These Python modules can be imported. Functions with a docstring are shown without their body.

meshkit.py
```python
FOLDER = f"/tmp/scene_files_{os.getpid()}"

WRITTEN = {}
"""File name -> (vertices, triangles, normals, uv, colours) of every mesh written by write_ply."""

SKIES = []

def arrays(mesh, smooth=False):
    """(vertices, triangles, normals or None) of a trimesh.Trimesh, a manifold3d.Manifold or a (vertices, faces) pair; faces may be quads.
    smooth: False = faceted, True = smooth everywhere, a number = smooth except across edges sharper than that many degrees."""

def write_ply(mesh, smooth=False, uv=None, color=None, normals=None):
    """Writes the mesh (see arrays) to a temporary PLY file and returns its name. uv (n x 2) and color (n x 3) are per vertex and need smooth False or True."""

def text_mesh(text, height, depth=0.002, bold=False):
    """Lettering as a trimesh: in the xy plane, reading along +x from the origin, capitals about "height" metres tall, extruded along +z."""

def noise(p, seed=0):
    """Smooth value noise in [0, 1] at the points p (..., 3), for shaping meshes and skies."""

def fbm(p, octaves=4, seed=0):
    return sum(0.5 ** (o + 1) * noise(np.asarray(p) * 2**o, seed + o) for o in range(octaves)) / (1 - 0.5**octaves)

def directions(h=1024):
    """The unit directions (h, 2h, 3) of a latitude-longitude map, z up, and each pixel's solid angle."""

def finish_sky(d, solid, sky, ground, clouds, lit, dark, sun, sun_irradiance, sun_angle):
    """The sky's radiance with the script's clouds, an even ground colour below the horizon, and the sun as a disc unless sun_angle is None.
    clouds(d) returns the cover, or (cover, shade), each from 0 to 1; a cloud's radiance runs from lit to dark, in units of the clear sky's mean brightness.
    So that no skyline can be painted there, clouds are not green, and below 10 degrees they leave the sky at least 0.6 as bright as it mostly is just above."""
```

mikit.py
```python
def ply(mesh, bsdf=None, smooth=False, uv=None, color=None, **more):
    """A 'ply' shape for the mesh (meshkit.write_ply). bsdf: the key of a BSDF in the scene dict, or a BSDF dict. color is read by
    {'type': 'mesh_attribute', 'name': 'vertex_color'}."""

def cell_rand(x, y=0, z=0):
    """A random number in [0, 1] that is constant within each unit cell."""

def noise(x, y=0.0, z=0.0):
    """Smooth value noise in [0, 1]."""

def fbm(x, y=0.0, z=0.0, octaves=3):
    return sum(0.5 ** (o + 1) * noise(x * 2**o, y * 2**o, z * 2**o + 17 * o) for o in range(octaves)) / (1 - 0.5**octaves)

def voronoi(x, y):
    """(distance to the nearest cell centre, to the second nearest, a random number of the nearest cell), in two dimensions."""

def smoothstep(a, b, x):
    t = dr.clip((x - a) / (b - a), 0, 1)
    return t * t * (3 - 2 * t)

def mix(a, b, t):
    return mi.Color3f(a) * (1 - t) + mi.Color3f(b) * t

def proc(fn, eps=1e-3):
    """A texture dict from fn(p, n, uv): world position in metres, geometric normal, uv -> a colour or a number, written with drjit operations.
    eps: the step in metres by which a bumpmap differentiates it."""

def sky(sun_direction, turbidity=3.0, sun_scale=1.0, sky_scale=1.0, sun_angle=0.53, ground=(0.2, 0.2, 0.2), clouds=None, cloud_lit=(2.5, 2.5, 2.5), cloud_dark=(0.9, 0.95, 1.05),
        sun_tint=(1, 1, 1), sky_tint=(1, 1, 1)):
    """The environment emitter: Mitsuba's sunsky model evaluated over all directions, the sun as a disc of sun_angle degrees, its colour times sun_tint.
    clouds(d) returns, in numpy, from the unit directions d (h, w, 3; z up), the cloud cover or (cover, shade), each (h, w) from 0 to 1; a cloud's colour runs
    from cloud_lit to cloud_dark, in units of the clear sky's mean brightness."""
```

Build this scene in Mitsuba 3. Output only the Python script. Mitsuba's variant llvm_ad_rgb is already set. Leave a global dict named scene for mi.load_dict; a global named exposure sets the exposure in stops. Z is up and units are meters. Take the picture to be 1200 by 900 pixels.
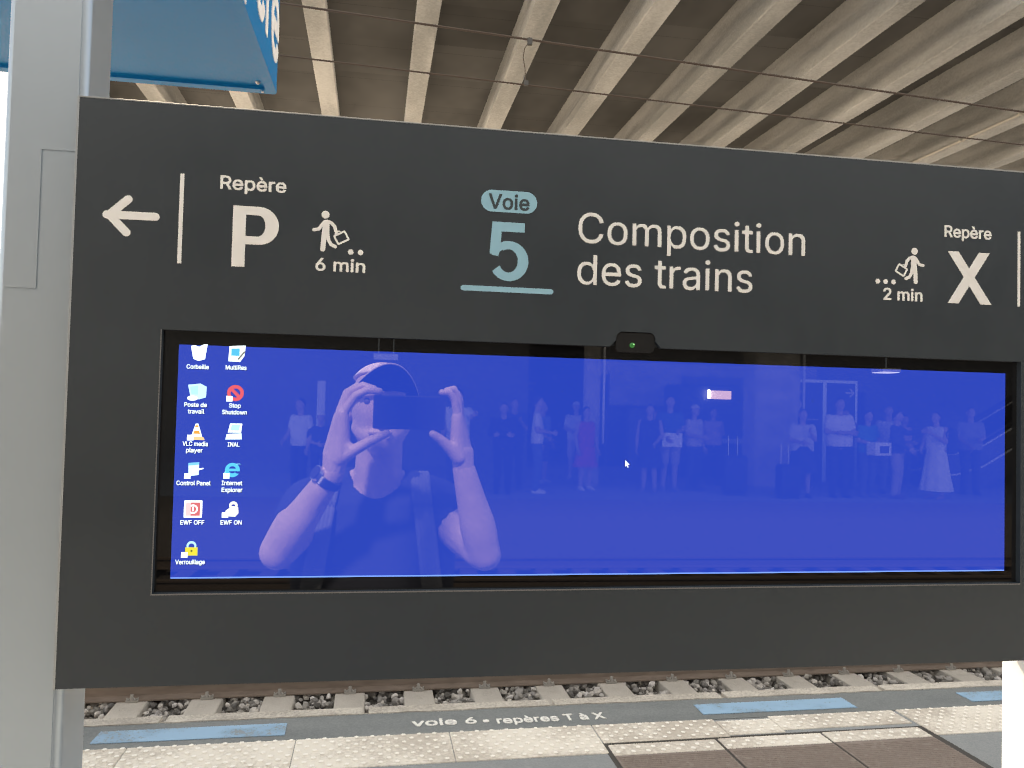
import math
import numpy as np
import trimesh
import manifold3d as m3
import mitsuba as mi
import drjit as dr
import shapely
from shapely import affinity
from shapely.geometry import Polygon, LineString, Point, box as sbox
import meshkit
import mikit
from mikit import noise, fbm, voronoi, smoothstep, mix, cell_rand

T = mi.ScalarTransform4f
scene, labels = {}, {}
rng = np.random.default_rng(7)

# ---------------------------------------------------------------- camera, sky, exposure
EYE = np.array([0.0, -0.88, 1.62])
scene['camera'] = {
    'type': 'perspective', 'fov': 66.924, 'fov_axis': 'x', 'near_clip': 0.004, 'far_clip': 3000.0,
    'to_world': T().look_at(origin=EYE.tolist(), target=(EYE + [0.1549, 0.9875, 0.0301]).tolist(), up=[-0.029, -0.0259, 0.9992])}


def fill_clouds(d):  # unseen cloud cover added to brighten and whiten the sky fill
    q = d / np.maximum(d[..., 2:3] + 0.25, 0.25)
    f = meshkit.fbm(np.stack([q[..., 0] * 1.6, q[..., 1] * 1.6, q[..., 2] * 0 + 3], -1), 5, 11)
    return np.clip((f - 0.30) * 3.2, 0.25, 0.95), np.clip((f - 0.55) * 1.6, 0, 0.5)


scene['sky'] = mikit.sky((-0.28, 0.64, 0.71), turbidity=3.5, ground=(0.3, 0.25, 0.2), sky_tint=(1.0, 0.90, 0.78), sun_tint=(1.0, 0.96, 0.90),
                         clouds=fill_clouds, cloud_lit=(2.6, 2.45, 2.2), cloud_dark=(1.2, 1.15, 1.1), sun_angle=4.0)
exposure = 2.95

# ---------------------------------------------------------------- helpers
ANG = math.radians(1.2)                     # the tracks run 1.2 degrees off the display panel
TRM = trimesh.transformations.rotation_matrix(ANG, [0, 0, 1])


def num(base, sep_parent=None):
    full = base if sep_parent is None else sep_parent + '__' + base
    used = lambda k: k in scene or k in labels or k in RES
    if not used(full):
        RES.add(full)
        return full
    i = 1
    while used('%s_%03d' % (full, i)):
        i += 1
    RES.add('%s_%03d' % (full, i))
    return '%s_%03d' % (full, i)


RES = set()


def tri(m):
    if hasattr(m, 'to_mesh'):
        q = m.to_mesh()
        return trimesh.Trimesh(np.array(q.vert_properties[:, :3], float), np.array(q.tri_verts), process=False)
    return m


def cat(ms):
    return trimesh.util.concatenate([tri(m) for m in ms])


def add(name, mesh, bsdf, parent=None, smooth=False, color=None, track=False, label=None, cat_=None, group=None, kind=None, emit=None, exact=False):
    key = (name if parent is None else parent + '__' + name) if exact else num(name, parent)
    mesh = tri(mesh)
    if track:
        mesh = mesh.copy()
        mesh.apply_transform(TRM)
    kw = {}
    if color is not None:
        if smooth not in (False, True):
            mesh = trimesh.graph.smooth_shade(mesh, angle=math.radians(smooth), facet_minarea=None)
            smooth = True
        col = np.asarray(color, float)
        kw['color'] = np.tile(col, (len(mesh.vertices), 1)) if col.ndim == 1 else col
    if emit is not None:
        kw['emitter'] = emit
    scene[key] = mikit.ply(mesh, bsdf, smooth=smooth, **kw)
    tag(key, label, cat_, group, kind)
    return key


def tag(key, label=None, cat_=None, group=None, kind=None):
    d = {k: v for k, v in (('label', label), ('category', cat_), ('group', group), ('kind', kind)) if v}
    if d:
        labels[key] = d


def thing(name, label, cat_, group=None):
    key = num(name)
    tag(key, label, cat_, group)
    return key


def bx(x0, x1, y0, y1, z0, z1):
    m = trimesh.creation.box((x1 - x0, y1 - y0, z1 - z0))
    m.apply_translation(((x0 + x1) / 2, (y0 + y1) / 2, (z0 + z1) / 2))
    return m


def bev(x0, x1, y0, y1, z0, z1, r=0.004):
    """A box whose edges are chamfered by r."""
    p = []
    for sx in (0, 1):
        for sy in (0, 1):
            for sz in (0, 1):
                c = np.array([(x0, x1)[sx], (y0, y1)[sy], (z0, z1)[sz]])
                d = np.array([(1, -1)[sx], (1, -1)[sy], (1, -1)[sz]]) * r
                for k in range(3):
                    e = d.copy()
                    e[k] = 0
                    p.append(c + e)
    return trimesh.convex.convex_hull(np.array(p))


def tube(pts, r, n=8):
    p = np.asarray(pts, float)
    r = np.broadcast_to(r, (len(p),))
    t = np.gradient(p, axis=0)
    t /= np.linalg.norm(t, axis=1, keepdims=True) + 1e-12
    a = np.cross(t, np.where(np.abs(t[:, 2:]) < 0.9, [0, 0, 1.0], [1.0, 0, 0]))
    a /= np.linalg.norm(a, axis=1, keepdims=True) + 1e-12
    b = np.cross(t, a)
    g = np.arange(n) * 2 * np.pi / n
    v = (p[:, None] + r[:, None, None] * (np.cos(g)[None, :, None] * a[:, None] + np.sin(g)[None, :, None] * b[:, None])).reshape(-1, 3)
    f = []
    for i in range(len(p) - 1):
        for j in range(n):
            k = (j + 1) % n
            f += [[i * n + j, (i + 1) * n + k, i * n + k], [i * n + j, (i + 1) * n + j, (i + 1) * n + k]]
    for j in range(1, n - 1):
        f += [[0, j, j + 1], [(len(p) - 1) * n, (len(p) - 1) * n + j + 1, (len(p) - 1) * n + j]]
    m = trimesh.Trimesh(v, f, process=False)
    m.fix_normals()
    return m


def extr(poly, d):
    polys = [g for g in getattr(poly, 'geoms', [poly]) if g.geom_type == 'Polygon' and g.area > 1e-12]
    return trimesh.util.concatenate([trimesh.creation.extrude_polygon(g, d, engine='earcut') for g in polys])


def upright(m, y=0.0):
    """From the xy plane (thickness +z) to an upright panel in the xz plane facing -y; its back lies at y."""
    m = m.copy()
    v = m.vertices
    m.vertices = np.stack([v[:, 0], y - v[:, 2], v[:, 1]], 1)
    return m


def txt(text, x0, z0, h, width=None, bold=False, depth=0.0012, y=0.0):
    m = meshkit.text_mesh(text, h, depth, bold)
    lo, hi = m.bounds
    k = 1.0 if width is None else width / (hi[0] - lo[0])
    m.vertices[:, 0] = (m.vertices[:, 0] - lo[0]) * k + x0
    m.vertices[:, 1] += z0
    return upright(m, y)


def S(c, r, n=20, sc=(1, 1, 1)):
    return m3.Manifold.sphere(1.0, n).scale([r * s for s in sc]).translate([float(q) for q in c])


def H(*items, n=20):
    return m3.Manifold.batch_hull([S(c, r, n) if not hasattr(c, 'hull') else c for c, r in items])


def chain(pts, n=20):
    """A tapering limb through [(centre, radius), ...]."""
    return m3.Manifold.batch_boolean([H(a, b, n=n) for a, b in zip(pts[:-1], pts[1:])], m3.OpType.Add) if len(pts) > 2 else H(*pts, n=n)


def union(ms):
    return m3.Manifold.batch_boolean(list(ms), m3.OpType.Add)


def soften(man, length, it=8):
    q = tri(man.refine_to_length(length))
    q.merge_vertices()
    trimesh.smoothing.filter_taubin(q, lamb=0.5, nu=0.52, iterations=it)
    return q


def put(m, x=0, y=0, z=0, deg=0):
    m = tri(m).copy()
    m.apply_transform(trimesh.transformations.rotation_matrix(math.radians(deg), [0, 0, 1]))
    m.apply_translation((x, y, z))
    return m


# ---------------------------------------------------------------- materials
def principled(col, rough=0.6, **k):
    c = {'type': 'rgb', 'value': list(col)} if not isinstance(col, dict) else col
    return {'type': 'principled', 'base_color': c, 'roughness': rough, **k}


def two(b):
    return {'type': 'twosided', 'bsdf': b}


def bump(fn, b, scale=1.0, eps=1e-3):
    return {'type': 'bumpmap', 'arbitrary': mikit.proc(fn, eps), 'scale': scale, 'bsdf': b}


def f_concrete(p, n, uv):
    big = fbm(p.x * 0.7, p.y * 0.5, p.z * 2.0, 4)
    st = fbm(p.x * 5.0, p.y * 0.9, p.z * 6.0, 3)
    fine = fbm(p.x * 40, p.y * 40, p.z * 40, 2)
    t = smoothstep(0.25, 0.8, 0.55 * big + 0.3 * st + 0.15 * fine)
    return mix((0.235, 0.24, 0.24), (0.50, 0.505, 0.505), t)


def f_soffit(p, n, uv):  # shade between the beams put into this dark slab tone
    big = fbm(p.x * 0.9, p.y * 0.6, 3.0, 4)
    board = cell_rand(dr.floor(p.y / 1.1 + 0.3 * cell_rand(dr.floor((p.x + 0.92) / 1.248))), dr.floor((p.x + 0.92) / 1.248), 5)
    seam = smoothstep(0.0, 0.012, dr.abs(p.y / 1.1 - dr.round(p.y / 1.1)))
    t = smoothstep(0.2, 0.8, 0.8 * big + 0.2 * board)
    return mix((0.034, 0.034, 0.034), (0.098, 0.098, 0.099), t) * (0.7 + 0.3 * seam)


def f_asphalt(p, n, uv):
    a = fbm(p.x * 1.3, p.y * 1.3, 0.0, 4)
    g = fbm(p.x * 160, p.y * 160, 0.0, 2)
    return mix((0.20, 0.212, 0.218), (0.36, 0.375, 0.38), 0.55 * a + 0.45 * g)


def f_band(p, n, uv):
    a = fbm(p.x * 2.5, p.y * 6, 1.0, 4)
    g = fbm(p.x * 130, p.y * 130, 0.0, 2)
    return mix((0.12, 0.135, 0.14), (0.25, 0.262, 0.262), 0.55 * a + 0.45 * g)


def f_blue(p, n, uv):
    a = fbm(p.x * 6, p.y * 10, 1.0, 3)
    g = fbm(p.x * 110, p.y * 110, 4.0, 3)
    w = smoothstep(0.54, 0.70, 0.45 * a + 0.55 * g)
    return mix(mix((0.29, 0.45, 0.62), (0.23, 0.36, 0.50), smoothstep(0.35, 0.7, a)), (0.25, 0.29, 0.32), w)


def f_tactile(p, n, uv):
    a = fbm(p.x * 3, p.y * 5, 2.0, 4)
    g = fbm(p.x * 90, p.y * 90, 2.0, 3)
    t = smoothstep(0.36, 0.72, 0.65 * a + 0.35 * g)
    top = smoothstep(0.0095, 0.0125, p.z)  # dome tops lightened to stand for light catching the studs
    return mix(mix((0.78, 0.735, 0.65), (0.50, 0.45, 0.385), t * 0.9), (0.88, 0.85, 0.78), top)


def f_hatch(p, n, uv):
    a = fbm(p.x * 3, p.y * 3, 5.0, 4)
    g = fbm(p.x * 70, p.y * 70, 0.0, 3)
    sp = smoothstep(0.72, 0.8, fbm(p.x * 35, p.y * 35, 8.0, 2))
    return mix(mix((0.17, 0.135, 0.115), (0.30, 0.25, 0.22), 0.5 * a + 0.5 * g), (0.40, 0.36, 0.32), sp * 0.22)


def f_coping(p, n, uv):
    a = fbm(p.x * 4, p.y * 8, p.z * 4 + 2.0, 4)
    g = fbm(p.x * 120, p.y * 120, p.z * 120, 3)
    return mix((0.34, 0.31, 0.27), (0.60, 0.56, 0.49), smoothstep(0.25, 0.75, 0.5 * a + 0.5 * g))


def f_sleeper(p, n, uv):
    a = fbm(p.x * 6, p.y * 6, 2.0, 4)
    g = fbm(p.x * 150, p.y * 150, 1.0, 2)
    return mix((0.34, 0.315, 0.28), (0.52, 0.49, 0.445), 0.5 * a + 0.5 * g)


def f_bed(p, n, uv):
    d1, d2, c = voronoi(p.x * 19, p.y * 19)
    return mix((0.04, 0.036, 0.033), (0.20, 0.185, 0.17), smoothstep(0.0, 0.25, d2 - d1) * (0.3 + 0.7 * c))


def f_ground(p, n, uv):
    a = fbm(p.x * 0.2, p.y * 0.2, 0.0, 4)
    g = fbm(p.x * 9, p.y * 9, 0.0, 3)
    return mix((0.50, 0.47, 0.42), (0.66, 0.62, 0.56), 0.5 * a + 0.5 * g)


def f_wall(p, n, uv):
    a = fbm(p.x * 0.8, p.y * 0.8, p.z * 0.8, 4)
    return mix((0.15, 0.15, 0.148), (0.25, 0.248, 0.24), a)


def f_rust(p, n, uv):
    a = fbm(p.x * 8, p.y * 30, p.z * 30, 3)
    return mix((0.115, 0.088, 0.07), (0.22, 0.175, 0.145), a)


def f_panel(p, n, uv):
    a = fbm(p.x * 3, p.y, p.z * 3, 4)
    return mix((0.013, 0.021, 0.029), (0.021, 0.030, 0.039), a)


def f_panel_rough(p, n, uv):
    return 0.30 + 0.26 * fbm(p.x * 5, p.y, p.z * 6, 4) + 0.06 * fbm(p.x * 60, p.y, p.z * 14, 2)


def f_grain(p, n, uv):
    return fbm(p.x * 900, p.y * 900, p.z * 900, 2)


def f_rough_bump(p, n, uv):
    return fbm(p.x * 60, p.y * 60, p.z * 60, 3)


def f_skin(p, n, uv):
    a = fbm(p.x * 25, p.y * 25, p.z * 25, 3)
    return mix((0.39, 0.285, 0.22), (0.50, 0.375, 0.30), a)


B = {
    'concrete': bump(f_rough_bump, principled(mikit.proc(f_concrete), 0.85), 0.004, 2e-3),
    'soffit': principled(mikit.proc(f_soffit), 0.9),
    'asphalt': bump(f_grain, principled(mikit.proc(f_asphalt), 0.85), 0.002),
    'band': bump(f_grain, principled(mikit.proc(f_band), 0.75), 0.002),
    'blue_paint': principled(mikit.proc(f_blue), 0.7),
    'white_road_paint': principled((0.80, 0.79, 0.75), 0.7),
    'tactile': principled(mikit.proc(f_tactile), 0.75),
    'hatch': principled(mikit.proc(f_hatch), 0.7),
    'coping': bump(f_rough_bump, principled(mikit.proc(f_coping), 0.85), 0.006),
    'sleeper_concrete': principled(mikit.proc(f_sleeper), 0.85),
    'bed': two(principled(mikit.proc(f_bed), 0.95)),
    'bed_shade': principled((0.022, 0.021, 0.02), 0.95, specular=0.05),  # shade over the far tracks put into a near-black colour
    'concrete_shade': principled((0.05, 0.048, 0.046), 0.9, specular=0.1),  # shade on the far platform edge put into the concrete tone
    'rail_shade': principled((0.04, 0.033, 0.028), 0.7, specular=0.1),  # rails behind the camera darkened in place of shade
    'ground': two(principled(mikit.proc(f_ground), 0.95)),
    'wall': principled(mikit.proc(f_wall), 0.85),
    'sleeper_shade': principled((0.03, 0.025, 0.022), 0.9, specular=0.05),  # far sleepers coloured dark in place of shade on them
    'rust': principled(mikit.proc(f_rust), 0.75),
    'panel': {'type': 'principled', 'base_color': mikit.proc(f_panel), 'roughness': mikit.proc(f_panel_rough), 'specular': 0.85},
    'trim': principled((0.42, 0.43, 0.43), 0.4, metallic=0.5),
    'alu': principled((0.46, 0.525, 0.59), 0.36, metallic=0.7),
    'alu_cover': principled((0.46, 0.52, 0.58), 0.40, metallic=0.65),
    'sign_white': principled((0.88, 0.855, 0.82), 0.55),
    'sign_blue': principled((0.31, 0.54, 0.66), 0.55),
    'sign_dark': principled((0.045, 0.06, 0.07), 0.5),
    'bezel': {'type': 'plastic', 'diffuse_reflectance': {'type': 'rgb', 'value': [0.006, 0.006, 0.007]}, 'int_ior': 1.9},
    'glass_screen': {'type': 'plastic', 'diffuse_reflectance': {'type': 'rgb', 'value': [0.004, 0.004, 0.006]}, 'int_ior': 2.4},
    'recess': principled((0.16, 0.155, 0.15), 0.6),  # pale tone for light caught on the recess edges
    'black_plastic': principled((0.018, 0.018, 0.019), 0.3),
    'sky_blue_metal': principled((0.003, 0.19, 0.47), 0.5, specular=0.3),
    'white_enamel': principled((0.86, 0.87, 0.88), 0.4),
    'steel': principled((0.6, 0.6, 0.6), 0.22, metallic=1.0),
    'dark_metal': principled((0.09, 0.085, 0.08), 0.5, metallic=0.4),
    'clip_metal': principled((0.30, 0.285, 0.265), 0.6),
    'wire': principled((0.10, 0.075, 0.06), 0.5, metallic=0.5),
    'pvc': principled((0.46, 0.44, 0.40), 0.6),
    'skin': principled(mikit.proc(f_skin), 0.5),
    'tint_cloth': principled({'type': 'mesh_attribute', 'name': 'vertex_color'}, 0.85),
    'tint_gloss': principled({'type': 'mesh_attribute', 'name': 'vertex_color'}, 0.35),
    'stone': principled({'type': 'mesh_attribute', 'name': 'vertex_color'}, 0.9),
}
scene.update(B)

# ================================================================ GROUND, PLATFORM, TRACK (track frame: u along, v across)
EDGE6 = 3.352          # platform edge towards track 6
EDGE5 = -4.30         # platform edge towards track 5
BED = -0.90           # top of the sleepers below the platform
g = bx(-400, 400, -400, 400, -1.35, -1.25)
add('ground', g, 'ground', track=True, kind='structure')
add('platform', bx(-60, 60, EDGE5 + 0.15, EDGE6 - 0.15, -1.25, 0.0), 'asphalt', track=True, kind='structure')
# dark painted band and the tactile strip: sheets on the platform
add('painted_band', bx(-60, 60, 2.995, 3.272, 0.0005, 0.004), 'band', 'platform', track=True)
# coping: worn concrete edge stones
u = -4.0
while u < 9.0:
    L = 0.98
    n = 24
    top = []
    us = np.linspace(u + 0.006, u + L - 0.006, n)
    wob = 0.012 * (meshkit.fbm(np.stack([us * 9, us * 0, us * 0], 1), 3, 2) - 0.5)
    chip = 0.022 * np.maximum(0, meshkit.fbm(np.stack([us * 22, us * 0 + 3, us * 0], 1), 2, 5) - 0.6)
    vs0 = 3.266 + wob + chip
    vs1 = EDGE6 + 0.012 * (meshkit.fbm(np.stack([us * 15, us * 0 + 9, us * 0], 1), 3, 8) - 0.5)
    poly = Polygon(list(zip(us, vs0)) + list(zip(us[::-1], vs1[::-1])))
    m = extr(poly, 0.14)
    m.apply_translation((0, 0, -0.131))
    add('coping_stone', m, 'coping', 'platform', track=True)
    u += 1.0
add('edge_wall', bx(-60, 60, EDGE6 - 0.15, EDGE6 - 0.03, -1.25, -0.01), 'coping', 'platform', track=True)
add('edge_wall', bx(-60, 60, EDGE5, EDGE5 + 0.15, -1.25, 0.002), 'coping', 'platform', track=True)
for a, b in ((-4.2, -3.4), (-1.27, -0.394), (1.765, 2.668), (3.40, 4.28), (4.95, 5.85)):
    jag = [(a, 3.055), (a + 0.004, 3.19), (b - 0.002, 3.192), (b, 3.05)]
    m = extr(Polygon(jag), 0.003)
    m.apply_translation((0, 0, 0.005))
    add('painted_dash', m, 'blue_paint', 'platform', track=True)
# lettering painted on the ground
def ground_text(s, u0, v0, h, width):
    m = meshkit.text_mesh(s, h, 0.003, True)
    lo, hi = m.bounds
    m.vertices[:, 0] = (m.vertices[:, 0] - lo[0]) * width / (hi[0] - lo[0]) + u0
    m.vertices[:, 1] += v0
    m.vertices[:, 2] += 0.005
    return m
add('painted_lettering', ground_text('voie 6', 0.222, 3.082, 0.075, 0.33), 'white_road_paint', 'platform', track=True)
add('painted_lettering', ground_text('repères T à X', 0.655, 3.066, 0.075, 0.575), 'white_road_paint', 'platform', track=True)
dot = trimesh.creation.cylinder(0.017, 0.003, sections=20)
dot.apply_translation((0.60, 3.105, 0.0065))
add('painted_dot', dot, 'white_road_paint', 'platform', track=True)

# tactile paving: every slab with its domes
def domes(u0, u1, v0, v1, z, seed=0):
    ms = []
    k = np.arange(8) * 2 * np.pi / 8
    ring = lambda r, zz: np.stack([np.cos(k) * r, np.sin(k) * r, np.full(8, zz)], 1)
    v = np.vstack([ring(0.0132, 0.0), ring(0.0112, 0.0056), ring(0.0065, 0.0074), [[0, 0, 0.0078]]])
    f = []
    for lvl in (0, 8):
        for j in range(8):
            a, b = lvl + j, lvl + (j + 1) % 8
            f += [[a, b, a + 8], [b, b + 8, a + 8]]
    f += [[16 + j, 16 + (j + 1) % 8, 24] for j in range(8)]
    f = np.array(f)
    V, F, c = [], [], 0
    row = 0
    vv = v0 + 0.022
    while vv < v1 - 0.014:
        uu = u0 + 0.022 + (0.0375 if row % 2 else 0)
        while uu < u1 - 0.014:
            V.append(v + [uu, vv, z])
            F.append(f + c)
            c += len(v)
            uu += 0.075
        vv += 0.040
        row += 1
    return trimesh.Trimesh(np.vstack(V), np.vstack(F), process=False)


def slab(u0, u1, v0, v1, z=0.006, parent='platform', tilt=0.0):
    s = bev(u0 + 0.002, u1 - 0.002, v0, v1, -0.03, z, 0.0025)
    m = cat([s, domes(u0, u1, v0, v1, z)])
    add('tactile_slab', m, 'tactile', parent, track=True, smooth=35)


edges = [-4.03, -3.30, -2.57, -1.84, -1.09, -0.335, 0.40, 1.127]
for a, b in zip(edges[:-1], edges[1:]):
    slab(a, b, 2.676, 2.994)
slab(1.129, 1.79, 2.782, 2.994)
slab(1.79, 2.10, 2.80, 2.966)
slab(2.10, 2.84, 2.826, 2.996)
for a, b in ((2.862, 3.6), (3.6, 4.33), (4.33, 5.06), (5.06, 5.8), (5.8, 6.5)):
    slab(a, b, 2.676, 2.998)
# the service hatch let into the platform: brown plates, each with a tactile strip on its track side
hk = thing('service_hatch', 'brown steel hatch plates let into the platform with cream tactile strips', 'hatch')
add('frame_joint', cat([bx(1.118, 2.868, 1.2, 2.79, -0.05, 0.002)]), 'dark_metal', hk, track=True)
for a, b in ((1.142, 1.692), (1.708, 2.262), (2.276, 2.824)):
    pl = bev(a, b, 1.22, 2.636 + 0.012 * (a - 1.1), -0.02, 0.007, 0.002)
    ribs = [bx(a + 0.01, b - 0.01, vv, vv + 0.006, 0.0065, 0.0092) for vv in np.arange(1.3, 2.62, 0.019)]
    add('cover_plate', cat([pl] + ribs), 'hatch', hk, track=True)
    v0 = 2.640 + 0.012 * (a - 1.1)
    st = bev(a, b, v0, v0 + 0.112, -0.02, 0.008, 0.003)
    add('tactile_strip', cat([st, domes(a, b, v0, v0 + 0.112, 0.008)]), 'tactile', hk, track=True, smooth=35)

# ballast: a bed sheet and real stones over what the photograph shows of it
add('ballast_bed', bx(-60, 60, EDGE6 - 0.05, 8.4, -1.25, BED - 0.10), 'bed', track=True, kind='structure')
add('ballast_bed', bx(-60, 60, -12.4, EDGE5 + 0.02, -1.25, BED - 0.10), 'bed_shade', track=True, kind='structure')


def stones(n, u0, u1, v0, v1, z0, z1, r0, r1, seed, sleepers):
    r = np.random.default_rng(seed)
    ico = trimesh.creation.icosahedron()
    iv, fi = np.array(ico.vertices), np.array(ico.faces)
    p = np.stack([r.uniform(u0, u1, n), r.uniform(v0, v1, n), r.uniform(z0, z1, n)], 1)
    p[:, 2] += 0.03 * (meshkit.fbm(np.stack([p[:, 0] * 2.2, p[:, 1] * 2.2, p[:, 0] * 0], 1), 2, 4) - 0.5)
    q = np.abs((p[:, 0] - sleepers[0] + sleepers[1] / 2) % sleepers[1] - sleepers[1] / 2)
    p = p[(q > 0.128) | (r.random(n) < 0.0) | (np.abs(p[:, 1] - sleepers[2]) > 1.35)]
    n = len(p)
    s = r.uniform(r0, r1, (n, 1, 1)) * r.uniform(0.65, 1.25, (n, 1, 3))
    v = iv[None] * (1 + r.uniform(-0.28, 0.28, (n, 12, 1))) * s
    ax = r.normal(size=(n, 3))
    ax /= np.linalg.norm(ax, axis=1, keepdims=True)
    th = r.uniform(0, 6.28, n)
    c, si = np.cos(th)[:, None, None], np.sin(th)[:, None, None]
    a = ax[:, None]
    v = v * c + np.cross(np.broadcast_to(a, v.shape), v) * si + a * (v * a).sum(-1, keepdims=True) * (1 - c)
    v += p[:, None]
    f = fi[None] + (np.arange(n) * 12)[:, None, None]
    tone = r.beta(1.3, 1.8, (n, 1)) * 0.62 + 0.08
    hue = np.array([1.0, 0.94, 0.86]) * (1 - 0.12 * r.random((n, 1))) + np.array([0, 0.01, 0.06]) * r.random((n, 1))
    col = np.repeat(np.clip(tone * hue, 0.03, 0.7), 12, 0)
    return trimesh.Trimesh(v.reshape(-1, 3), f.reshape(-1, 3), process=False), col


SP, S0 = 0.590, -0.134 * 1.063      # sleeper spacing and the first one's place
m, col = stones(17000, -3.4, 6.4, 4.0, 7.0, BED - 0.11, BED - 0.012, 0.017, 0.036, 3, (S0, SP, 5.38))
add('ballast', m, 'stone', color=col, track=True, kind='stuff', label='grey and brown crushed stone between the sleepers below the platform edge', cat_='ballast')


def rail_profile(z):
    pts = [(-0.072, 0), (0.072, 0), (0.072, 0.011), (0.012, 0.03), (0.009, 0.12), (0.034, 0.133), (0.036, 0.16), (0.028, 0.170), (-0.028, 0.170), (-0.036, 0.16), (-0.034, 0.133), (-0.009, 0.12), (-0.012, 0.03), (-0.072, 0.011)]
    return Polygon([(a, b + z) for a, b in pts])


def rail(v, u0, u1):
    m = extr(rail_profile(BED + 0.004), u1 - u0)
    w = m.vertices.copy()
    m.vertices = np.stack([w[:, 2] + u0, w[:, 0] + v, w[:, 1]], 1)
    m.fix_normals()
    return m


def sleeper(uc, vc):
    prof = Polygon([(-0.145, -0.2), (0.145, -0.2), (0.125, -0.006), (0.118, 0), (-0.118, 0), (-0.125, -0.006)])
    m = extr(prof, 2.5)
    w = m.vertices.copy()
    m.vertices = np.stack([w[:, 0] + uc, w[:, 2] + vc - 1.25, w[:, 1] + BED], 1)
    m.fix_normals()
    return m


def clip(uc, v, side):
    a = bev(uc - 0.05, uc + 0.05, v + side * 0.075 - 0.02, v + side * 0.075 + 0.03, BED, BED + 0.022, 0.004)
    pts = [(uc - 0.045, v + side * 0.06, BED + 0.028), (uc - 0.03, v + side * 0.105, BED + 0.03), (uc, v + side * 0.07, BED + 0.044), (uc + 0.03, v + side * 0.105, BED + 0.03), (uc + 0.045, v + side * 0.06, BED + 0.028)]
    bolt = trimesh.creation.cylinder(0.014, 0.05, sections=8)
    bolt.apply_translation((uc, v + side * 0.085, BED + 0.04))
    return cat([a, tube(pts, 0.007, 6), bolt])


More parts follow.
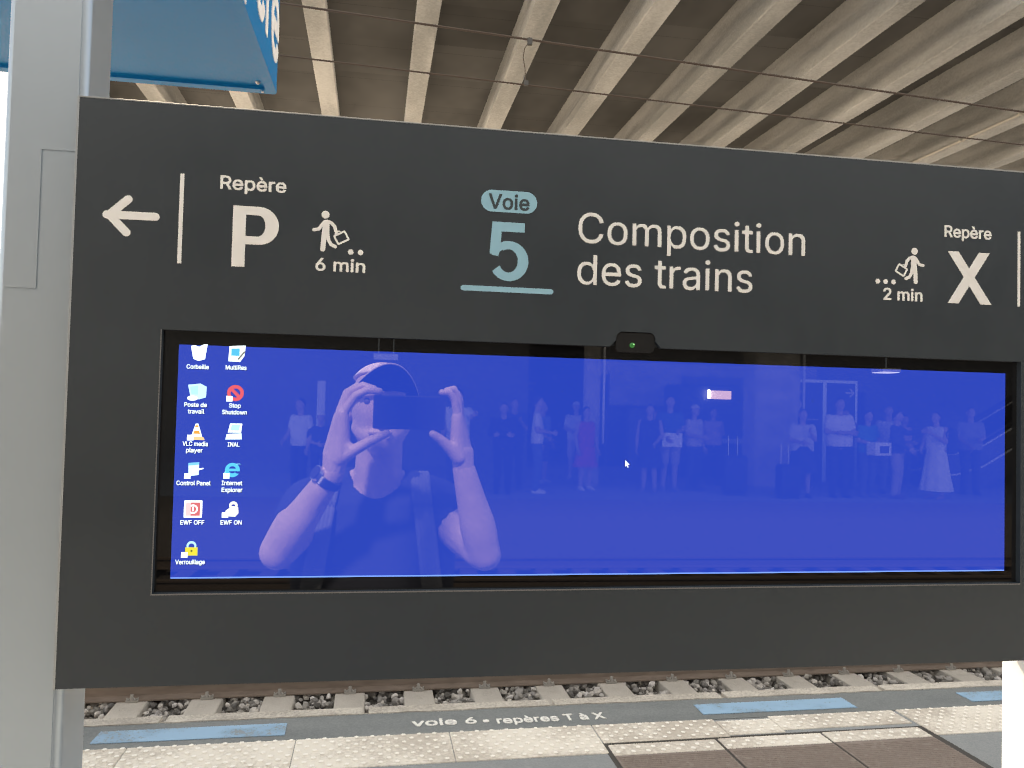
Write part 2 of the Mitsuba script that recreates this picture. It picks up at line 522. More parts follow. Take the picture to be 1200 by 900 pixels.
def track_line(name, label, vc, rails, urange, detailed):
    t = thing(name, label, 'railway track')
    for v in rails:
        add('rail', rail(v, urange[0], urange[1]), 'rust' if vc > 0 else 'rail_shade', t, track=True)
    k0, k1 = int((urange[0] - S0) / SP) + 1, int((urange[1] - S0) / SP)
    lo, hi = detailed
    rest = []
    for k in range(k0, k1):
        uc = S0 + k * SP
        if lo < uc < hi:
            mk = [bx(uc - 0.05, uc + 0.03, vc + q, vc + q + 0.006, BED, BED + 0.0016) for q in (0.50, 0.54)] if vc > 0 else []
            s = add('sleeper', cat([sleeper(uc, vc)] + mk), 'sleeper_concrete', t, track=True)
            for v in rails:
                for sd in (-1, 1):
                    add('rail_clip', clip(uc, v, sd), 'clip_metal', s, track=True)
        else:
            rest.append(sleeper(uc, vc))
    key = add('far_sleepers', cat(rest), 'sleeper_concrete' if vc > 0 else 'sleeper_shade', t, track=True)
    labels[key] = {'kind': 'stuff'}


track_line('railway_track', 'railway track with pale concrete sleepers under the display panel', 5.38, (4.63, 6.135), (-40, 40), (-3.2, 6.2))
track_line('railway_track', 'first railway track in front of the waiting people, seen reflected', -6.05, (-6.80, -5.30), (-30, 40), (0, 0))
track_line('railway_track', 'second railway track along the platform of the waiting people, seen reflected', -10.5, (-11.25, -9.75), (-30, 40), (0, 0))

# opposite platform behind the photographer
add('platform_001', bx(-60, 60, -34, -12.45, -1.25, 0.0), 'asphalt', track=True, kind='structure', exact=True)
add('edge_line', bx(-60, 60, -12.65, -12.45, 0.001, 0.006), 'concrete_shade', 'platform_001', track=True)
add('edge_wall', bx(-60, 60, -12.45, -12.38, -1.25, 0.004), 'concrete_shade', 'platform_001', track=True)

# ================================================================ CEILING: concrete slab on ribs
U0, U1, V0, V1 = -5.2, 27.0, 5.9, 13.6  # unseen slab edges cut back to let sun and sky in
ZB, RD, V2 = 6.0, 0.57, 30.0
add('ceiling', bx(2.82, U1, V1 + 0.001, V2, ZB + RD, ZB + RD + 0.35), 'soffit', track=True, kind='structure')  # unseen extension added to shade the ground at the right
add('ceiling', bx(U0, U1, V0, V1, ZB + RD, ZB + RD + 0.35), 'soffit', track=True, kind='structure')
add('ceiling', bx(-9.0, 30.0, -30.0, -7.7, 5.2, 5.6), 'soffit', track=True, kind='structure')  # roof behind the camera, unseen edges placed to steer sun and shade
k = -7
while -0.92 + 1.248 * k < U1:
    a = -0.92 + 1.248 * k
    if a > U0:
        # precast girder: a bottom flange that curves in to a thinner web
        side = [(0.010, 0.0), (0.0, 0.010), (0.0, 0.105), (0.003, 0.135), (0.010, 0.165), (0.021, 0.198), (0.035, 0.233), (0.050, 0.270), (0.062, 0.310), (0.069, 0.350), (0.071, 0.400), (0.071, RD + 0.02)]
        prof = Polygon([(a + q, z) for q, z in side] + [(a + 0.26 - q, z) for q, z in side[::-1]])
        v1 = V1 if a < 2.5 else V2  # right-hand beams lengthened along the added shading slab
        m = extr(prof, v1 - V0)
        w = m.vertices.copy()
        m.vertices = np.stack([w[:, 0], v1 - w[:, 2], ZB + w[:, 1]], 1)
        m.fix_normals()
        add('beam', m, 'concrete', 'ceiling', track=True, smooth=32)
    k += 1
# columns carrying the slab
for (a, v, lab) in ((8.0, -15.3, 'wide pale concrete column beside the dark departure boards, seen reflected'), (-3.6, 13.0, None), (2.0, 13.0, None), (15.5, 28.0, None), (24.0, 28.0, None), (5.0, 28.0, None), (20.5, -15.3, None)):
    t = num('concrete_column')
    tag(t, lab or 'round-edged concrete column carrying the beams of the ceiling', 'column', None if lab else 'columns beyond the far track')
    wd = 0.52 if lab else 0.4
    add('shaft', bev(a - wd, a + wd, v - 0.35, v + 0.35, 0.0 if v < 0 else BED - 0.3, ZB, 0.05), 'coping', t, track=True)
    if lab:
        add('metal_edge', bx(a + wd + 0.01, a + wd + 0.06, v + 0.36, v + 0.40, 0.65, 4.5), 'trim', t, track=True)

# overhead wires of track 6 and the dropper between them
W4 = math.radians(4.8)
def wire_pts(x0, x1, z_at, slope, n=24):
    xs = np.linspace(x0, x1, n)
    return np.stack([xs, 4.80 + 0.0 + (xs - 0.96) * math.tan(math.radians(0.0)), z_at + slope * (xs - 0.96)], 1)
t1 = thing('catenary_wire', 'upper dark overhead wire crossing in front of the ceiling beams', 'overhead wire', 'overhead wires')
p0, p1 = np.array([-0.42, 4.80, 4.458]), np.array([4.84, 4.80, 4.213])
d = (p1 - p0) / 5.26
ln = lambda p, d, a, b, n=12: [p + d * s for s in np.linspace(a, b, n)]
add('strand', tube(ln(p0, d, -12, 18), 0.0085), 'wire', t1)
q0, q1 = np.array([-0.42, 4.80, 4.087]), np.array([4.84, 4.80, 3.929])
e = (q1 - q0) / 5.26
t2 = thing('catenary_wire', 'lower dark overhead wire running under the upper one', 'overhead wire', 'overhead wires')
add('strand', tube(ln(q0, e, -12, 18), 0.0065), 'wire', t2)
t3 = thing('wire_dropper', 'thin looped dropper with two clamps between the overhead wires', 'wire dropper')
ua, ub = p0 + d * 1.38, q0 + e * 1.36
bend = [ua + [0, 0, -0.01], ua + [-0.035, 0, -0.07], ua + [-0.045, 0, -0.14], ua + [-0.03, 0, -0.22], ub + [0.0, 0, 0.02]]
add('loop', tube(bend, 0.0038, 6), 'wire', t3)
add('clamp', bev(ua[0] - 0.016, ua[0] + 0.020, ua[1] - 0.014, ua[1] + 0.014, ua[2] - 0.045, ua[2] + 0.014, 0.005), 'dark_metal', t3)
add('clamp', cat([bev(ub[0] - 0.014, ub[0] + 0.02, ub[1] - 0.012, ub[1] + 0.012, ub[2] - 0.008, ub[2] + 0.034, 0.004), tube([ub + [-0.01, 0, 0.02], ub + [-0.016, 0, 0.07]], 0.003, 6)]), 'dark_metal', t3)
# cable conduit on the lower corner of a beam at the right
t4 = thing('cable_conduit', 'pale cable conduit with small clips along a beam at upper right', 'cable conduit')
a = -0.92 + 1.248 * 8 - 0.022
add('pipe', tube([(a, 6.25, ZB + 0.028), (a, 13.5, ZB + 0.028)], 0.020, 10), 'pvc', t4, track=True, smooth=40)
for v in np.arange(6.4, 13.2, 1.15):
    add('pipe_clip', cat([bev(a - 0.03, a + 0.03, v - 0.02, v + 0.02, ZB + 0.0, ZB + 0.06, 0.008), trimesh.creation.icosphere(1, 0.022).apply_translation((a - 0.06, v - 0.03, ZB + 0.02))]), 'pvc', t4, track=True)

# ================================================================ DISPLAY PANEL
PX0, PX1, PZ0, PZ1 = -0.3384, 0.862, 1.3135, 1.9412
SX0, SX1, SZ0, SZ1 = -0.2443, 0.7990, 1.4121, 1.6946
ip = thing('information_panel', 'dark grey platform display panel with white lettering and a long blue screen', 'display panel')
face = sbox(PX0 + 0.0022, PZ0 + 0.001, PX1, PZ1 - 0.0016)
notch = sbox(0.2608, 1.60, 0.3090, 1.7125).buffer(-0.008).buffer(0.008)
hole = sbox(SX0, SZ0, SX1, SZ1).union(notch)
fil = [Polygon([(0.2608 - 0.008, SZ1 - 0.001), (0.2612, SZ1 - 0.001), (0.2612, SZ1 + 0.008)]), Polygon([(0.309 + 0.008, SZ1 - 0.001), (0.3086, SZ1 - 0.001), (0.3086, SZ1 + 0.008)])]
hole = hole.union(fil[0]).union(fil[1])
add('front_plate', upright(extr(face.difference(hole), 0.0072), 0.0072), 'panel', ip)
add('casing', bx(-0.3325, 0.8445, 0.0076, 0.078, PZ0 + 0.004, PZ1 - 0.004), 'panel', ip)
add('rim_highlight', cat([bx(SX0 - 0.0014, SX1, -0.0006, 0.0068, SZ0 - 0.0016, SZ0 - 0.0002), bx(SX0 - 0.0012, SX0 - 0.0002, -0.0004, 0.0068, SZ0, SZ1)]), 'recess', ip)  # pale strips at sill and left edge stand for caught light
trim = cat([bev(PX0, PX0 + 0.0021, -0.0006, 0.0070, PZ0, PZ1, 0.0005), bev(PX0 + 0.0022, PX1, -0.0007, 0.0070, PZ1 - 0.0015, PZ1, 0.0004)])
add('edge_trim', trim, 'trim', ip)

YB = 0.0          # graphics lie on the front plate and stand 0.6 mm proud
def graphic(name, poly, bs='sign_white', depth=0.0006, y=0.0, label=None):
    return add(name, upright(extr(poly, depth), y), bs, ip, label=label)

st = 0.0086
shaft = LineString([(-0.3045, 1.8153), (-0.2555, 1.8157)]).buffer(st / 2)
head = LineString([(-0.2835, 1.8330), (-0.3020, 1.8152), (-0.2843, 1.7972)]).buffer(st / 2, join_style='mitre', mitre_limit=4)
graphic('arrow', shaft.union(head), label='white arrow pointing left')
graphic('divider_line', sbox(-0.2316, 1.7668, -0.2274, 1.8645))
graphic('divider_line', sbox(0.7930, 1.7657, 0.7966, 1.8625))
add('lettering', txt('Repère', -0.1900, 1.8512, 0.0142, 0.0700, True, 0.0006), 'sign_white', ip)
add('lettering', txt('Repère', 0.6882, 1.8500, 0.0142, 0.0668, True, 0.0006), 'sign_white', ip)
# the large letters P and X, the figure 5
P_out = sbox(-0.1755, 1.7664, -0.1617, 1.8334)
bowl = sbox(-0.1700, 1.7915, -0.1475, 1.8334).union(affinity.scale(Point(-0.1478, 1.81245).buffer(1, 32), 0.0212, 0.02095))
inner = sbox(-0.1617, 1.8005, -0.1490, 1.8240).union(affinity.scale(Point(-0.1490, 1.81225).buffer(1, 32), 0.0080, 0.01175))
graphic('large_letter', P_out.union(bowl.difference(inner)))
X = unary = Polygon([(0.6930, 1.8318), (0.7082, 1.8318), (0.7555, 1.7657), (0.7400, 1.7657)]).union(Polygon([(0.7372, 1.8318), (0.7524, 1.8318), (0.7085, 1.7657), (0.6935, 1.7657)]))
graphic('large_letter', X)
add('lettering', txt('6 min', -0.0862, 1.7668, 0.0137, 0.0545, True, 0.0006), 'sign_white', ip)
add('lettering', txt('2 min', 0.6043, 1.7660, 0.0145, 0.0538, True, 0.0006), 'sign_white', ip)
add('lettering', txt('Composition', 0.2122, 1.8152, 0.0352, 0.2860, False, 0.0006), 'sign_white', ip)
add('lettering', txt('des trains', 0.2120, 1.7664, 0.0352, 0.2180, False, 0.0006), 'sign_white', ip)
graphic('track_badge', sbox(0.0968 + 0.0126, 1.8449, 0.1623 - 0.0126, 1.8701).union(Point(0.0968 + 0.0126, 1.8575).buffer(0.0126, 24)).union(Point(0.1623 - 0.0126, 1.8575).buffer(0.0126, 24)), 'sign_blue', label='light blue rounded badge reading Voie')
add('badge_lettering', txt('Voie', 0.1056, 1.8487, 0.0166, 0.0478, True, 0.0006, -0.0006), 'sign_dark', ip)
ring = affinity.scale(Point(0.1308, 1.7885).buffer(1, 48), 0.0228, 0.0232).difference(affinity.scale(Point(0.1302, 1.7888).buffer(1, 48), 0.0110, 0.0135))
ring = ring.difference(Polygon([(0.1302, 1.7885), (0.1180, 1.8120), (0.08, 1.806), (0.08, 1.7905), (0.1150, 1.7820)]))
ring = ring.difference(Polygon([(0.1302, 1.7885), (0.1185, 1.7818), (0.106, 1.7712), (0.09, 1.80)]))
five = unary_five = sbox(0.1105, 1.8225, 0.1486, 1.8334).union(Polygon([(0.1105, 1.8334), (0.1222, 1.8334), (0.1207, 1.8075), (0.1185, 1.7935), (0.1082, 1.7965)]))
notchp = LineString([(0.1135, 1.7985), (0.1195, 1.8040), (0.1265, 1.8075), (0.1335, 1.8070)]).buffer(0.0042)
graphic('track_number', five.union(ring).union(notchp), 'sign_blue', label='large light blue figure 5')
graphic('track_underline', LineString([(0.0790, 1.7553), (0.1808, 1.7553)]).buffer(0.0031), 'sign_blue')


def walker(x, z, mirror, ndots):
    kx = 0.000161
    q = lambda a, b: ((a - 850) * kx, (372 - b) * kx)
    L = lambda pts, w: LineString([q(*p) for p in pts]).buffer(w * kx / 2)
    sh = [Point(q(850, 372)).buffer(27 * kx, 24), L([(852, 426), (846, 500), (838, 612)], 34), L([(866, 500), (866, 440), (848, 424)], 26), L([(846, 422), (826, 446), (808, 474), (775, 481)], 22), L([(862, 418), (892, 428), (915, 452), (926, 492)], 23), L([(866, 500), (876, 548), (894, 578), (922, 590)], 24), L([(864, 470), (866, 520)], 24)]
    bag = affinity.rotate(sbox(-44, -36, 44, 36).buffer(-10).buffer(12), 28)
    bag = bag.difference(affinity.rotate(sbox(-33, -25, 33, 25), 28))
    bag = affinity.scale(affinity.translate(bag, 0, 0), kx, kx, origin=(0, 0))
    bag = affinity.translate(bag, *q(962, 526))
    sh.append(bag)
    sh.append(L([(924, 500), (934, 484), (950, 482)], 8))
    for i in range(ndots):
        sh.append(Point(q(1028 + 67 * i, 622)).buffer(19 * kx, 16))
    s = shapely.union_all(sh)
    if mirror:
        s = affinity.scale(s, -1, 1, origin=(0, 0))
    return affinity.translate(s, x, z)


graphic('pictogram', walker(-0.0769, 1.8294, False, 2), label='white walking figure with suitcase facing left')
graphic('pictogram', walker(0.6466, 1.8288, True, 3), label='white walking figure with suitcase facing right')

# ---- the screen inside its recess
k = 0.887 / 0.88
cx = lambda x: x * k
cz = lambda z: 1.62 + (z - 1.62) * k
YS = 0.0070
add('bezel', bx(cx(SX0) - 0.004, cx(SX1) + 0.004, YS, YS + 0.0005, SZ0 - 0.002, SZ1 + 0.001), 'bezel', ip)
screen_rgb = np.array([0.022, 0.058, 0.51])
EX = 2.0 ** exposure
em = lambda c, w=0.02: {'type': 'area', 'radiance': {'type': 'rgb', 'value': (np.asarray(c) / EX).tolist()}, 'sampling_weight': w}
sc = add('screen', upright(extr(sbox(cx(-0.2263), cz(1.4283), cx(0.7756), cz(1.6789)), 0.0004), YS - 0.0003), 'glass_screen', ip, emit=em(screen_rgb, 0.3), label='long blue computer desktop screen with reflections')


def icon(pieces, label=None):
    """One desktop icon: pieces of one colour each, [(polygon in units of 32 px, colour), ...]."""
    key = num('desktop_icon', sc)
    for i, (m, c) in enumerate(pieces):
        scene['%s__%03d' % (key, i + 1)] = mikit.ply(m, 'glass_screen', emitter=em(c))
    if label:
        labels[key] = {'label': label}


YI = YS - 0.0008
PXL = 0.000556
def ic(x, z, polys, words, label):
    pcs = []
    for lvl, (poly, c) in enumerate(polys):
        g_ = affinity.translate(affinity.scale(poly, PXL, PXL, origin=(0, 0)), x, z)
        pcs.append((upright(extr(g_, 0.0002), YI - 0.00015 * lvl), c))
    for (s, wx, wz, w) in words:
        pcs.append((txt(s, wx - w / 2, wz - 0.0021, 0.0046, w, True, 0.0003, YI), (1.3, 1.5, 1.55)))
        sh = txt(s, wx - w / 2 + 0.0006, wz - 0.0027, 0.0046, w, True, 0.0002, YI + 0.0002)
        pcs.append((sh, (0.004, 0.008, 0.05)))
    icon(pcs, label)


WHITE, CYAN, PALE = (1.4, 1.6, 1.6), (0.10, 0.62, 0.95), (0.75, 1.15, 1.35)
arrow_box = sbox(-17, -17, -5, -6)
ic(-0.2073, 1.6715, [(Polygon([(-15, 12), (-8, 14), (0, 11), (9, 16), (16, 17), (12, -13), (0, -17), (-10, -13)]), WHITE), (Polygon([(-2, -2), (6, 2), (10, 5), (6, -5), (0, -6)]), (1.0, 1.25, 1.0))], [('Corbeille', -0.2078, 1.6556, 0.0232)], 'white waste bin icon')
ic(-0.1673, 1.6712, [(Polygon([(-15, 15), (16, 17), (14, -4), (6, -16), (-16, -15)]), WHITE), (Polygon([(-11, 10), (5, 11), (5, -4), (-11, -4)]), CYAN), (LineString([(3, -10), (14, 4)]).buffer(1.6), (0.25, 0.25, 0.2))], [('MultiRes', -0.1677, 1.6560, 0.0220)], 'white icon of a monitor with a pen')
ic(-0.2077, 1.6281, [(Polygon([(-17, 14), (6, 17), (18, 11), (17, -10), (4, -14), (-12, -9)]), PALE), (affinity.scale(Point(-8, -12).buffer(1, 24), 10, 5), WHITE), (Polygon([(-13, 10), (2, 13), (2, -5), (-10, -4)]), (0.55, 1.0, 1.3))], [('Poste de', -0.2086, 1.6142, 0.0235), ('travail', -0.2079, 1.6070, 0.0170)], 'pale blue computer icon')
rg = Point(0, 0).buffer(16, 32).difference(Point(0, 0).buffer(9, 32)).union(LineString([(-8, 8), (8, -8)]).buffer(3.2))
ic(-0.1676, 1.6282, [(rg, (0.88, 0.12, 0.16)), (arrow_box, WHITE)], [('Stop', -0.1676, 1.6143, 0.0125), ('Shutdown', -0.1678, 1.6070, 0.0262)], 'red no-entry icon')
ic(-0.2067, 1.5850, [(Polygon([(-16, -16), (16, -16), (13, -10), (-12, -10)]), (1.2, 0.75, 0.35)), (Polygon([(-10, -10), (11, -10), (3, 16), (-2, 16)]), WHITE), (Polygon([(-6, -4), (7, -4), (5, 2), (-4, 2)]), (1.3, 0.45, 0.06)), (Polygon([(-3, 9), (4, 9), (3, 13), (-2, 13)]), (1.3, 0.5, 0.08)), (arrow_box, WHITE)], [('VLC media', -0.2075, 1.5718, 0.0262), ('player', -0.2082, 1.5649, 0.0172)], 'orange and white traffic cone icon')
ic(-0.1675, 1.5860, [(Polygon([(-8, 16), (15, 16), (13, -2), (-12, -2)]), WHITE), (Polygon([(-5, 13), (11, 13), (9, 2), (-7, 2)]), (0.6, 1.05, 1.2)), (Polygon([(-14, -5), (14, -3), (15, -15), (-16, -16)]), (1.1, 1.45, 1.4))], [('INAL', -0.1675, 1.5718, 0.0125)], 'white computer icon in the second column')
ic(-0.2083, 1.5433, [(Polygon([(-10, 14), (10, 16), (10, -9), (-9, -12)]), (0.95, 1.35, 1.5)), (Polygon([(-10, 14), (10, 16), (10, 11), (-10, 9)]), (0.25, 0.75, 1.1)), (Polygon([(-2, -4), (19, 3), (18, 5), (-2, 2)]), WHITE), (arrow_box, WHITE)], [('Control Panel', -0.2078, 1.5293, 0.0352)], 'white panel and hand icon')
e_ = Point(0, 0).buffer(14, 32).difference(Point(0, 0.5).buffer(7, 32)).union(sbox(-12, -2.2, 13, 2.6)).difference(Polygon([(2, -2.2), (18, -2.2), (18, -8), (7, -6.5)]))
orb = affinity.rotate(affinity.scale(Point(0, 0).buffer(1, 40), 19, 8).difference(affinity.translate(affinity.scale(Point(0, 0).buffer(1, 40), 18, 7), 1.0, -1.2)), 35)
ic(-0.1679, 1.5440, [(e_, (0.12, 0.72, 1.1)), (orb.difference(Point(0, 0).buffer(13)), (0.3, 0.9, 1.2)), (arrow_box, WHITE)], [('Internet', -0.1679, 1.5297, 0.0215), ('Explorer', -0.1676, 1.5222, 0.0218)], 'blue letter e icon with a ring round it')
ic(-0.2073, 1.5013, [(sbox(-15, -15, 15, 15).buffer(2), WHITE), (sbox(-13, -13, 13, 13), (0.80, 0.18, 0.20)), (Point(0, 0).buffer(9, 24).difference(Point(0, 0).buffer(6, 24)), WHITE), (sbox(-1.3, -4, 1.3, 5), WHITE), (sbox(-13, -13, -4, 13), (1.2, 0.75, 0.75))], [('EWF OFF', -0.2076, 1.4868, 0.0247)], 'red and white power button icon')
ic(-0.1678, 1.5015, [(Polygon([(-10, -3), (2, 6), (13, 4), (14, -8), (8, -15), (-6, -14), (-12, -12)]), (1.5, 1.5, 1.15)), (Point(4, 7).buffer(8, 24).difference(Point(4, 6).buffer(3.6, 24)), (1.4, 1.4, 1.0)), (arrow_box, WHITE)], [('EWF ON', -0.1673, 1.4868, 0.0222)], 'cream open padlock icon')
ic(-0.2084, 1.4585, [(sbox(-10, -13, 13, 3), (0.95, 0.85, 0.05)), (Point(1.5, 6).buffer(9, 24).difference(Point(1.5, 5).buffer(5.5, 24)).difference(sbox(-20, -10, 20, 3)), (0.6, 1.0, 1.1)), (Point(2, -4).buffer(1.8), (0.1, 0.1, 0.02)), (arrow_box, WHITE)], [('Verrouillage', -0.2083, 1.4442, 0.0305)], 'yellow closed padlock icon')
mp = lambda x, z: (cx(x), cz(z))
cur = Polygon([(0, 0), (0, -17), (4, -13), (6.5, -19), (9, -18), (6.6, -12), (12, -12)])
cu = lambda dx: affinity.translate(affinity.scale(cur, PXL * 0.85, PXL * 0.85, origin=(0, 0)), *mp(0.2745 + dx, 1.5615))
key = num('mouse_pointer', sc)
scene[key + '__001'] = mikit.ply(upright(extr(cu(0), 0.0002), YI - 0.0002), 'glass_screen', emitter=em(WHITE))
scene[key + '__002'] = mikit.ply(upright(extr(cu(0).buffer(0.0009), 0.0001), YI + 0.0002), 'glass_screen', emitter=em((0.01, 0.01, 0.06)))
labels[key] = {'label': 'white mouse pointer near the middle of the screen'}
add('taskbar_line', upright(extr(sbox(cx(-0.2260), cz(1.4281), cx(0.7752), cz(1.4296)), 0.0002), YS - 0.0008), 'glass_screen', sc, emit=em((0.22, 0.42, 1.1)))
# the little sensor box in its notch
sb = sbox(0.2612, 1.6885, 0.3086, 1.7118).buffer(-0.006).buffer(0.006)
add('sensor_box', upright(extr(sb, 0.005), 0.0068), 'black_plastic', ip, label='small black sensor box above the screen')
led = trimesh.creation.icosphere(2, 0.0032)
led.apply_scale((1, 0.5, 1))
led.apply_translation((0.2810, 0.0016, 1.6968))
add('indicator_light', led, 'black_plastic', ip, smooth=True, emit={'type': 'area', 'radiance': {'type': 'rgb', 'value': [0.02 / EX, 0.16 / EX, 0.02 / EX]}, 'sampling_weight': 0.02}, label='small green indicator light')
add('indicator_spark', trimesh.creation.icosphere(1, 0.0009).apply_translation((0.2825, -0.0003, 1.6978)), 'black_plastic', ip, smooth=True, emit={'type': 'area', 'radiance': {'type': 'rgb', 'value': [0.5 / EX, 1.2 / EX, 0.4 / EX]}, 'sampling_weight': 0.02})

# ---- posts of the panel
def rounded_post(x0, x1, y0, y1, z0, z1, r=0.009):
    poly = sbox(x0, y0, x1, y1).buffer(-r).buffer(r, 12)
    m = extr(poly, z1 - z0)
    m.apply_translation((0, 0, z0))
    return m


for i, (x0, x1, lab) in enumerate(((-0.4170, -0.3345, 'silver post at the left edge carrying the panel'), (0.846, 0.932, 'sunlit post under the right end of the panel, glare painted white'))):
    t = thing('panel_post', lab, 'post', 'posts carrying the display panel')
    add('shaft', rounded_post(x0, x1, 0.0140, 0.0870, 0.0, 2.75 if i == 0 else 1.9), 'alu' if i == 0 else 'white_enamel', t, smooth=40)  # right post coloured white in place of sun glare on silver
    if i == 0:
        g0, gap = -0.3757, 0.0011
        up_ = Polygon([(x0 + 0.008, 1.7335 + gap), (g0 - gap, 1.7335 + gap), (g0 - gap, 1.8835 + gap), (x1 - 0.008, 1.8835 + gap), (x1 - 0.008, 2.7), (x0 + 0.008, 2.7)])
        lo_ = Polygon([(x0 + 0.008, 0.3), (x1 - 0.008, 0.3), (x1 - 0.008, 1.8835 - gap), (g0 + gap, 1.8835 - gap), (g0 + gap, 1.7335 - gap), (x0 + 0.008, 1.7335 - gap)])
        for pl in (up_, lo_):
            add('cover_plate', upright(extr(pl, 0.0012), 0.01395), 'alu_cover', t)
    add('base_plate', bev(x0 - 0.06, x1 + 0.06, -0.04, 0.145, 0.0005, 0.016, 0.003), 'dark_metal', t)

# ---- light blue sign box hanging behind the left post
ob = thing('hanging_sign', 'light blue hanging sign box with cream lettering at upper left', 'sign')
X0, X1, Y0, Y1, Z0, Z1 = -2.75, -0.703, 2.05, 3.761, 3.412, 4.15
shell = sbox(X0, Y0, X1, Y1).buffer(-0.03).buffer(0.03, 10)
rim_ = shell.difference(sbox(X0 + 0.058, Y0 + 0.058, X1 - 0.058, Y1 - 0.058))
m = extr(rim_, Z1 - Z0)
m.apply_translation((0, 0, Z0))
add('casing', m, 'sky_blue_metal', ob, track=False, smooth=40)
add('underside', bx(X0 + 0.057, X1 - 0.057, Y0 + 0.057, Y1 - 0.057, Z0 + 0.018, Z1 - 0.01), 'sky_blue_metal', ob)
lt = meshkit.text_mesh('Repère', 0.46, 0.005, True)
lo, hi = lt.bounds
w = lt.vertices.copy()
w[:, 0] = (w[:, 0] - lo[0]) * 1.66 / (hi[0] - lo[0])
lt.vertices = np.stack([X1 + w[:, 2] - 0.001, Y1 - 1.69 + w[:, 0], Z0 + 0.155 + w[:, 1]], 1)
add('lettering', lt, 'sign_white', ob)
for (a, b) in ((X1 - 0.09, Y1 - 0.12), (X0 + 0.09, Y1 - 0.12), (X1 - 0.09, Y0 + 0.12)):
    add('screw', trimesh.creation.icosphere(2, 0.014).apply_translation((a, b, Z0 + 0.018)), 'steel', ob, smooth=True)
add('rain_bead', trimesh.creation.icosphere(2, 0.008).apply_translation((X1 - 0.075, Y1 - 0.04, Z0 - 0.004)), 'steel', ob, smooth=True)
add('mast', tube([(-1.635, 3.0, 0.0), (-1.635, 3.0, Z0 + 0.02)], 0.07, 20), 'alu', ob, smooth=40)

# ================================================================ STATION HALL behind the photographer (seen only as reflections)
hall = thing('station_hall', 'grey station hall front with shop openings behind the waiting people, seen reflected', 'building')
WV = -20.0
ops = [(4.9, 6.2, 0.05, 2.5), (7.35, 9.2, 0.05, 2.35), (12.2, 13.2, 0.05, 2.3)]
wall = sbox(-30, 0, 3.3, 7.0).union(sbox(5.0, 0, 40, 7.0))
for a, b, c, d_ in ops:
    wall = wall.difference(sbox(a, c, b, d_))
m = upright(extr(wall, 0.4), 0.0)
m.vertices = m.vertices * [1, 1, 1] + [0, WV, 0]
add('wall', m, 'wall', hall, track=True)
add('back_wall', bx(-30, 40, WV - 6.2, WV - 6.0, 0, 7), 'wall', hall, track=True)
add('fascia', bx(5.2, 11.6, WV + 0.02, WV + 0.16, 2.60, 2.95), 'coping', hall, track=True)
for a, b, c, d_ in ops:
    fr = sbox(a, c, b, d_).difference(sbox(a + 0.09, c, b - 0.09, d_ - 0.09))
    fr = fr.union(sbox((a + b) / 2 - 0.04, c, (a + b) / 2 + 0.04, d_ - 0.09))
    w_ = upright(extr(fr, 0.12), 0.0)
    w_.vertices = w_.vertices + [0, WV - 0.15, 0]
    k_ = add('doorway', w_, 'dark_metal', hall, track=True)
    add('dark_pane', bx(a + 0.05, b - 0.05, WV - 0.30, WV - 0.27, c, d_), 'black_plastic', k_, track=True)

# pale poster board between doors, and the large dark departure board with arrows
sb_ = thing('poster_board', 'large pale board on the hall front above the people, seen reflected', 'board')
add('board', bev(5.95, 8.0, -19.75, -19.65, 1.75, 2.60, 0.01), 'coping', sb_)
add('frame', cat([bx(5.9, 8.05, -19.78, -19.72, 2.58, 2.64), bx(5.9, 8.05, -19.78, -19.72, 1.70, 1.76), bx(5.9, 5.96, -19.78, -19.72, 1.76, 2.58), bx(7.99, 8.05, -19.78, -19.72, 1.76, 2.58)]), 'dark_metal', sb_)
db = thing('direction_board', 'large dark two-panel sign board with white arrows at the top, seen reflected', 'sign board')
for a, b in ((9.50, 10.36), (10.46, 11.22)):
    pl_ = add('board_panel', bev(a, b, -16.58, -16.5, 0.15, 2.40, 0.01), 'sign_dark', db)
    for q, z in enumerate((2.17, 1.86, 1.5)):
        if q == 0:
            ar = LineString([(0.10, 0.0), (-0.10, 0)]).buffer(0.02).union(LineString([(0.0, 0.09), (-0.10, 0), (0.0, -0.09)]).buffer(0.02))
            ar = affinity.translate(ar if a < 10 else affinity.scale(ar, -1, 1, origin=(0, 0)), a + 0.2 if a < 10 else b - 0.14, z)
        elif q == 1:
            ar = Point(a + 0.2 if a < 10 else b - 0.42, z).buffer(0.11)
            ar = ar.difference(sbox(ar.centroid.x - 0.05, z - 0.07, ar.centroid.x + 0.05, z + 0.02))
        else:
            ar = sbox(a + 0.08, z, b - 0.1, z + 0.018)
        mm = extr(ar, 0.01)
        w_ = mm.vertices.copy()
        mm.vertices = np.stack([w_[:, 0], -16.5 + w_[:, 2], w_[:, 1]], 1)
        mm.fix_normals()
        add('marking', mm, 'sign_white', pl_)
add('stand', cat([bx(9.44, 9.50, -16.6, -16.5, 0, 2.46), bx(10.36, 10.46, -16.6, -16.49, 0, 2.46), bx(11.22, 11.28, -16.6, -16.5, 0, 2.46), bx(9.44, 11.28, -16.6, -16.5, 2.40, 2.47)]), 'alu', db)
hs = thing('hanging_plate', 'narrow white sign plate hanging above the photographer, seen reflected', 'sign')
add('plate', bev(-0.33, 0.13, -14.04, -13.98, 2.46, 2.58, 0.008), 'white_enamel', hs)
add('plate_rod', cat([bx(-0.25, -0.23, -14.02, -14.0, 2.58, 5.2), bx(0.03, 0.05, -14.02, -14.0, 2.58, 5.2)]), 'alu', hs)
wp = thing('white_pillar', 'narrow white pillar plate at the left of the waiting people, seen reflected', 'pillar')
add('plate', bev(-1.53, -1.36, -16.1, -16.0, 0.6, 2.09, 0.01), 'white_enamel', wp)
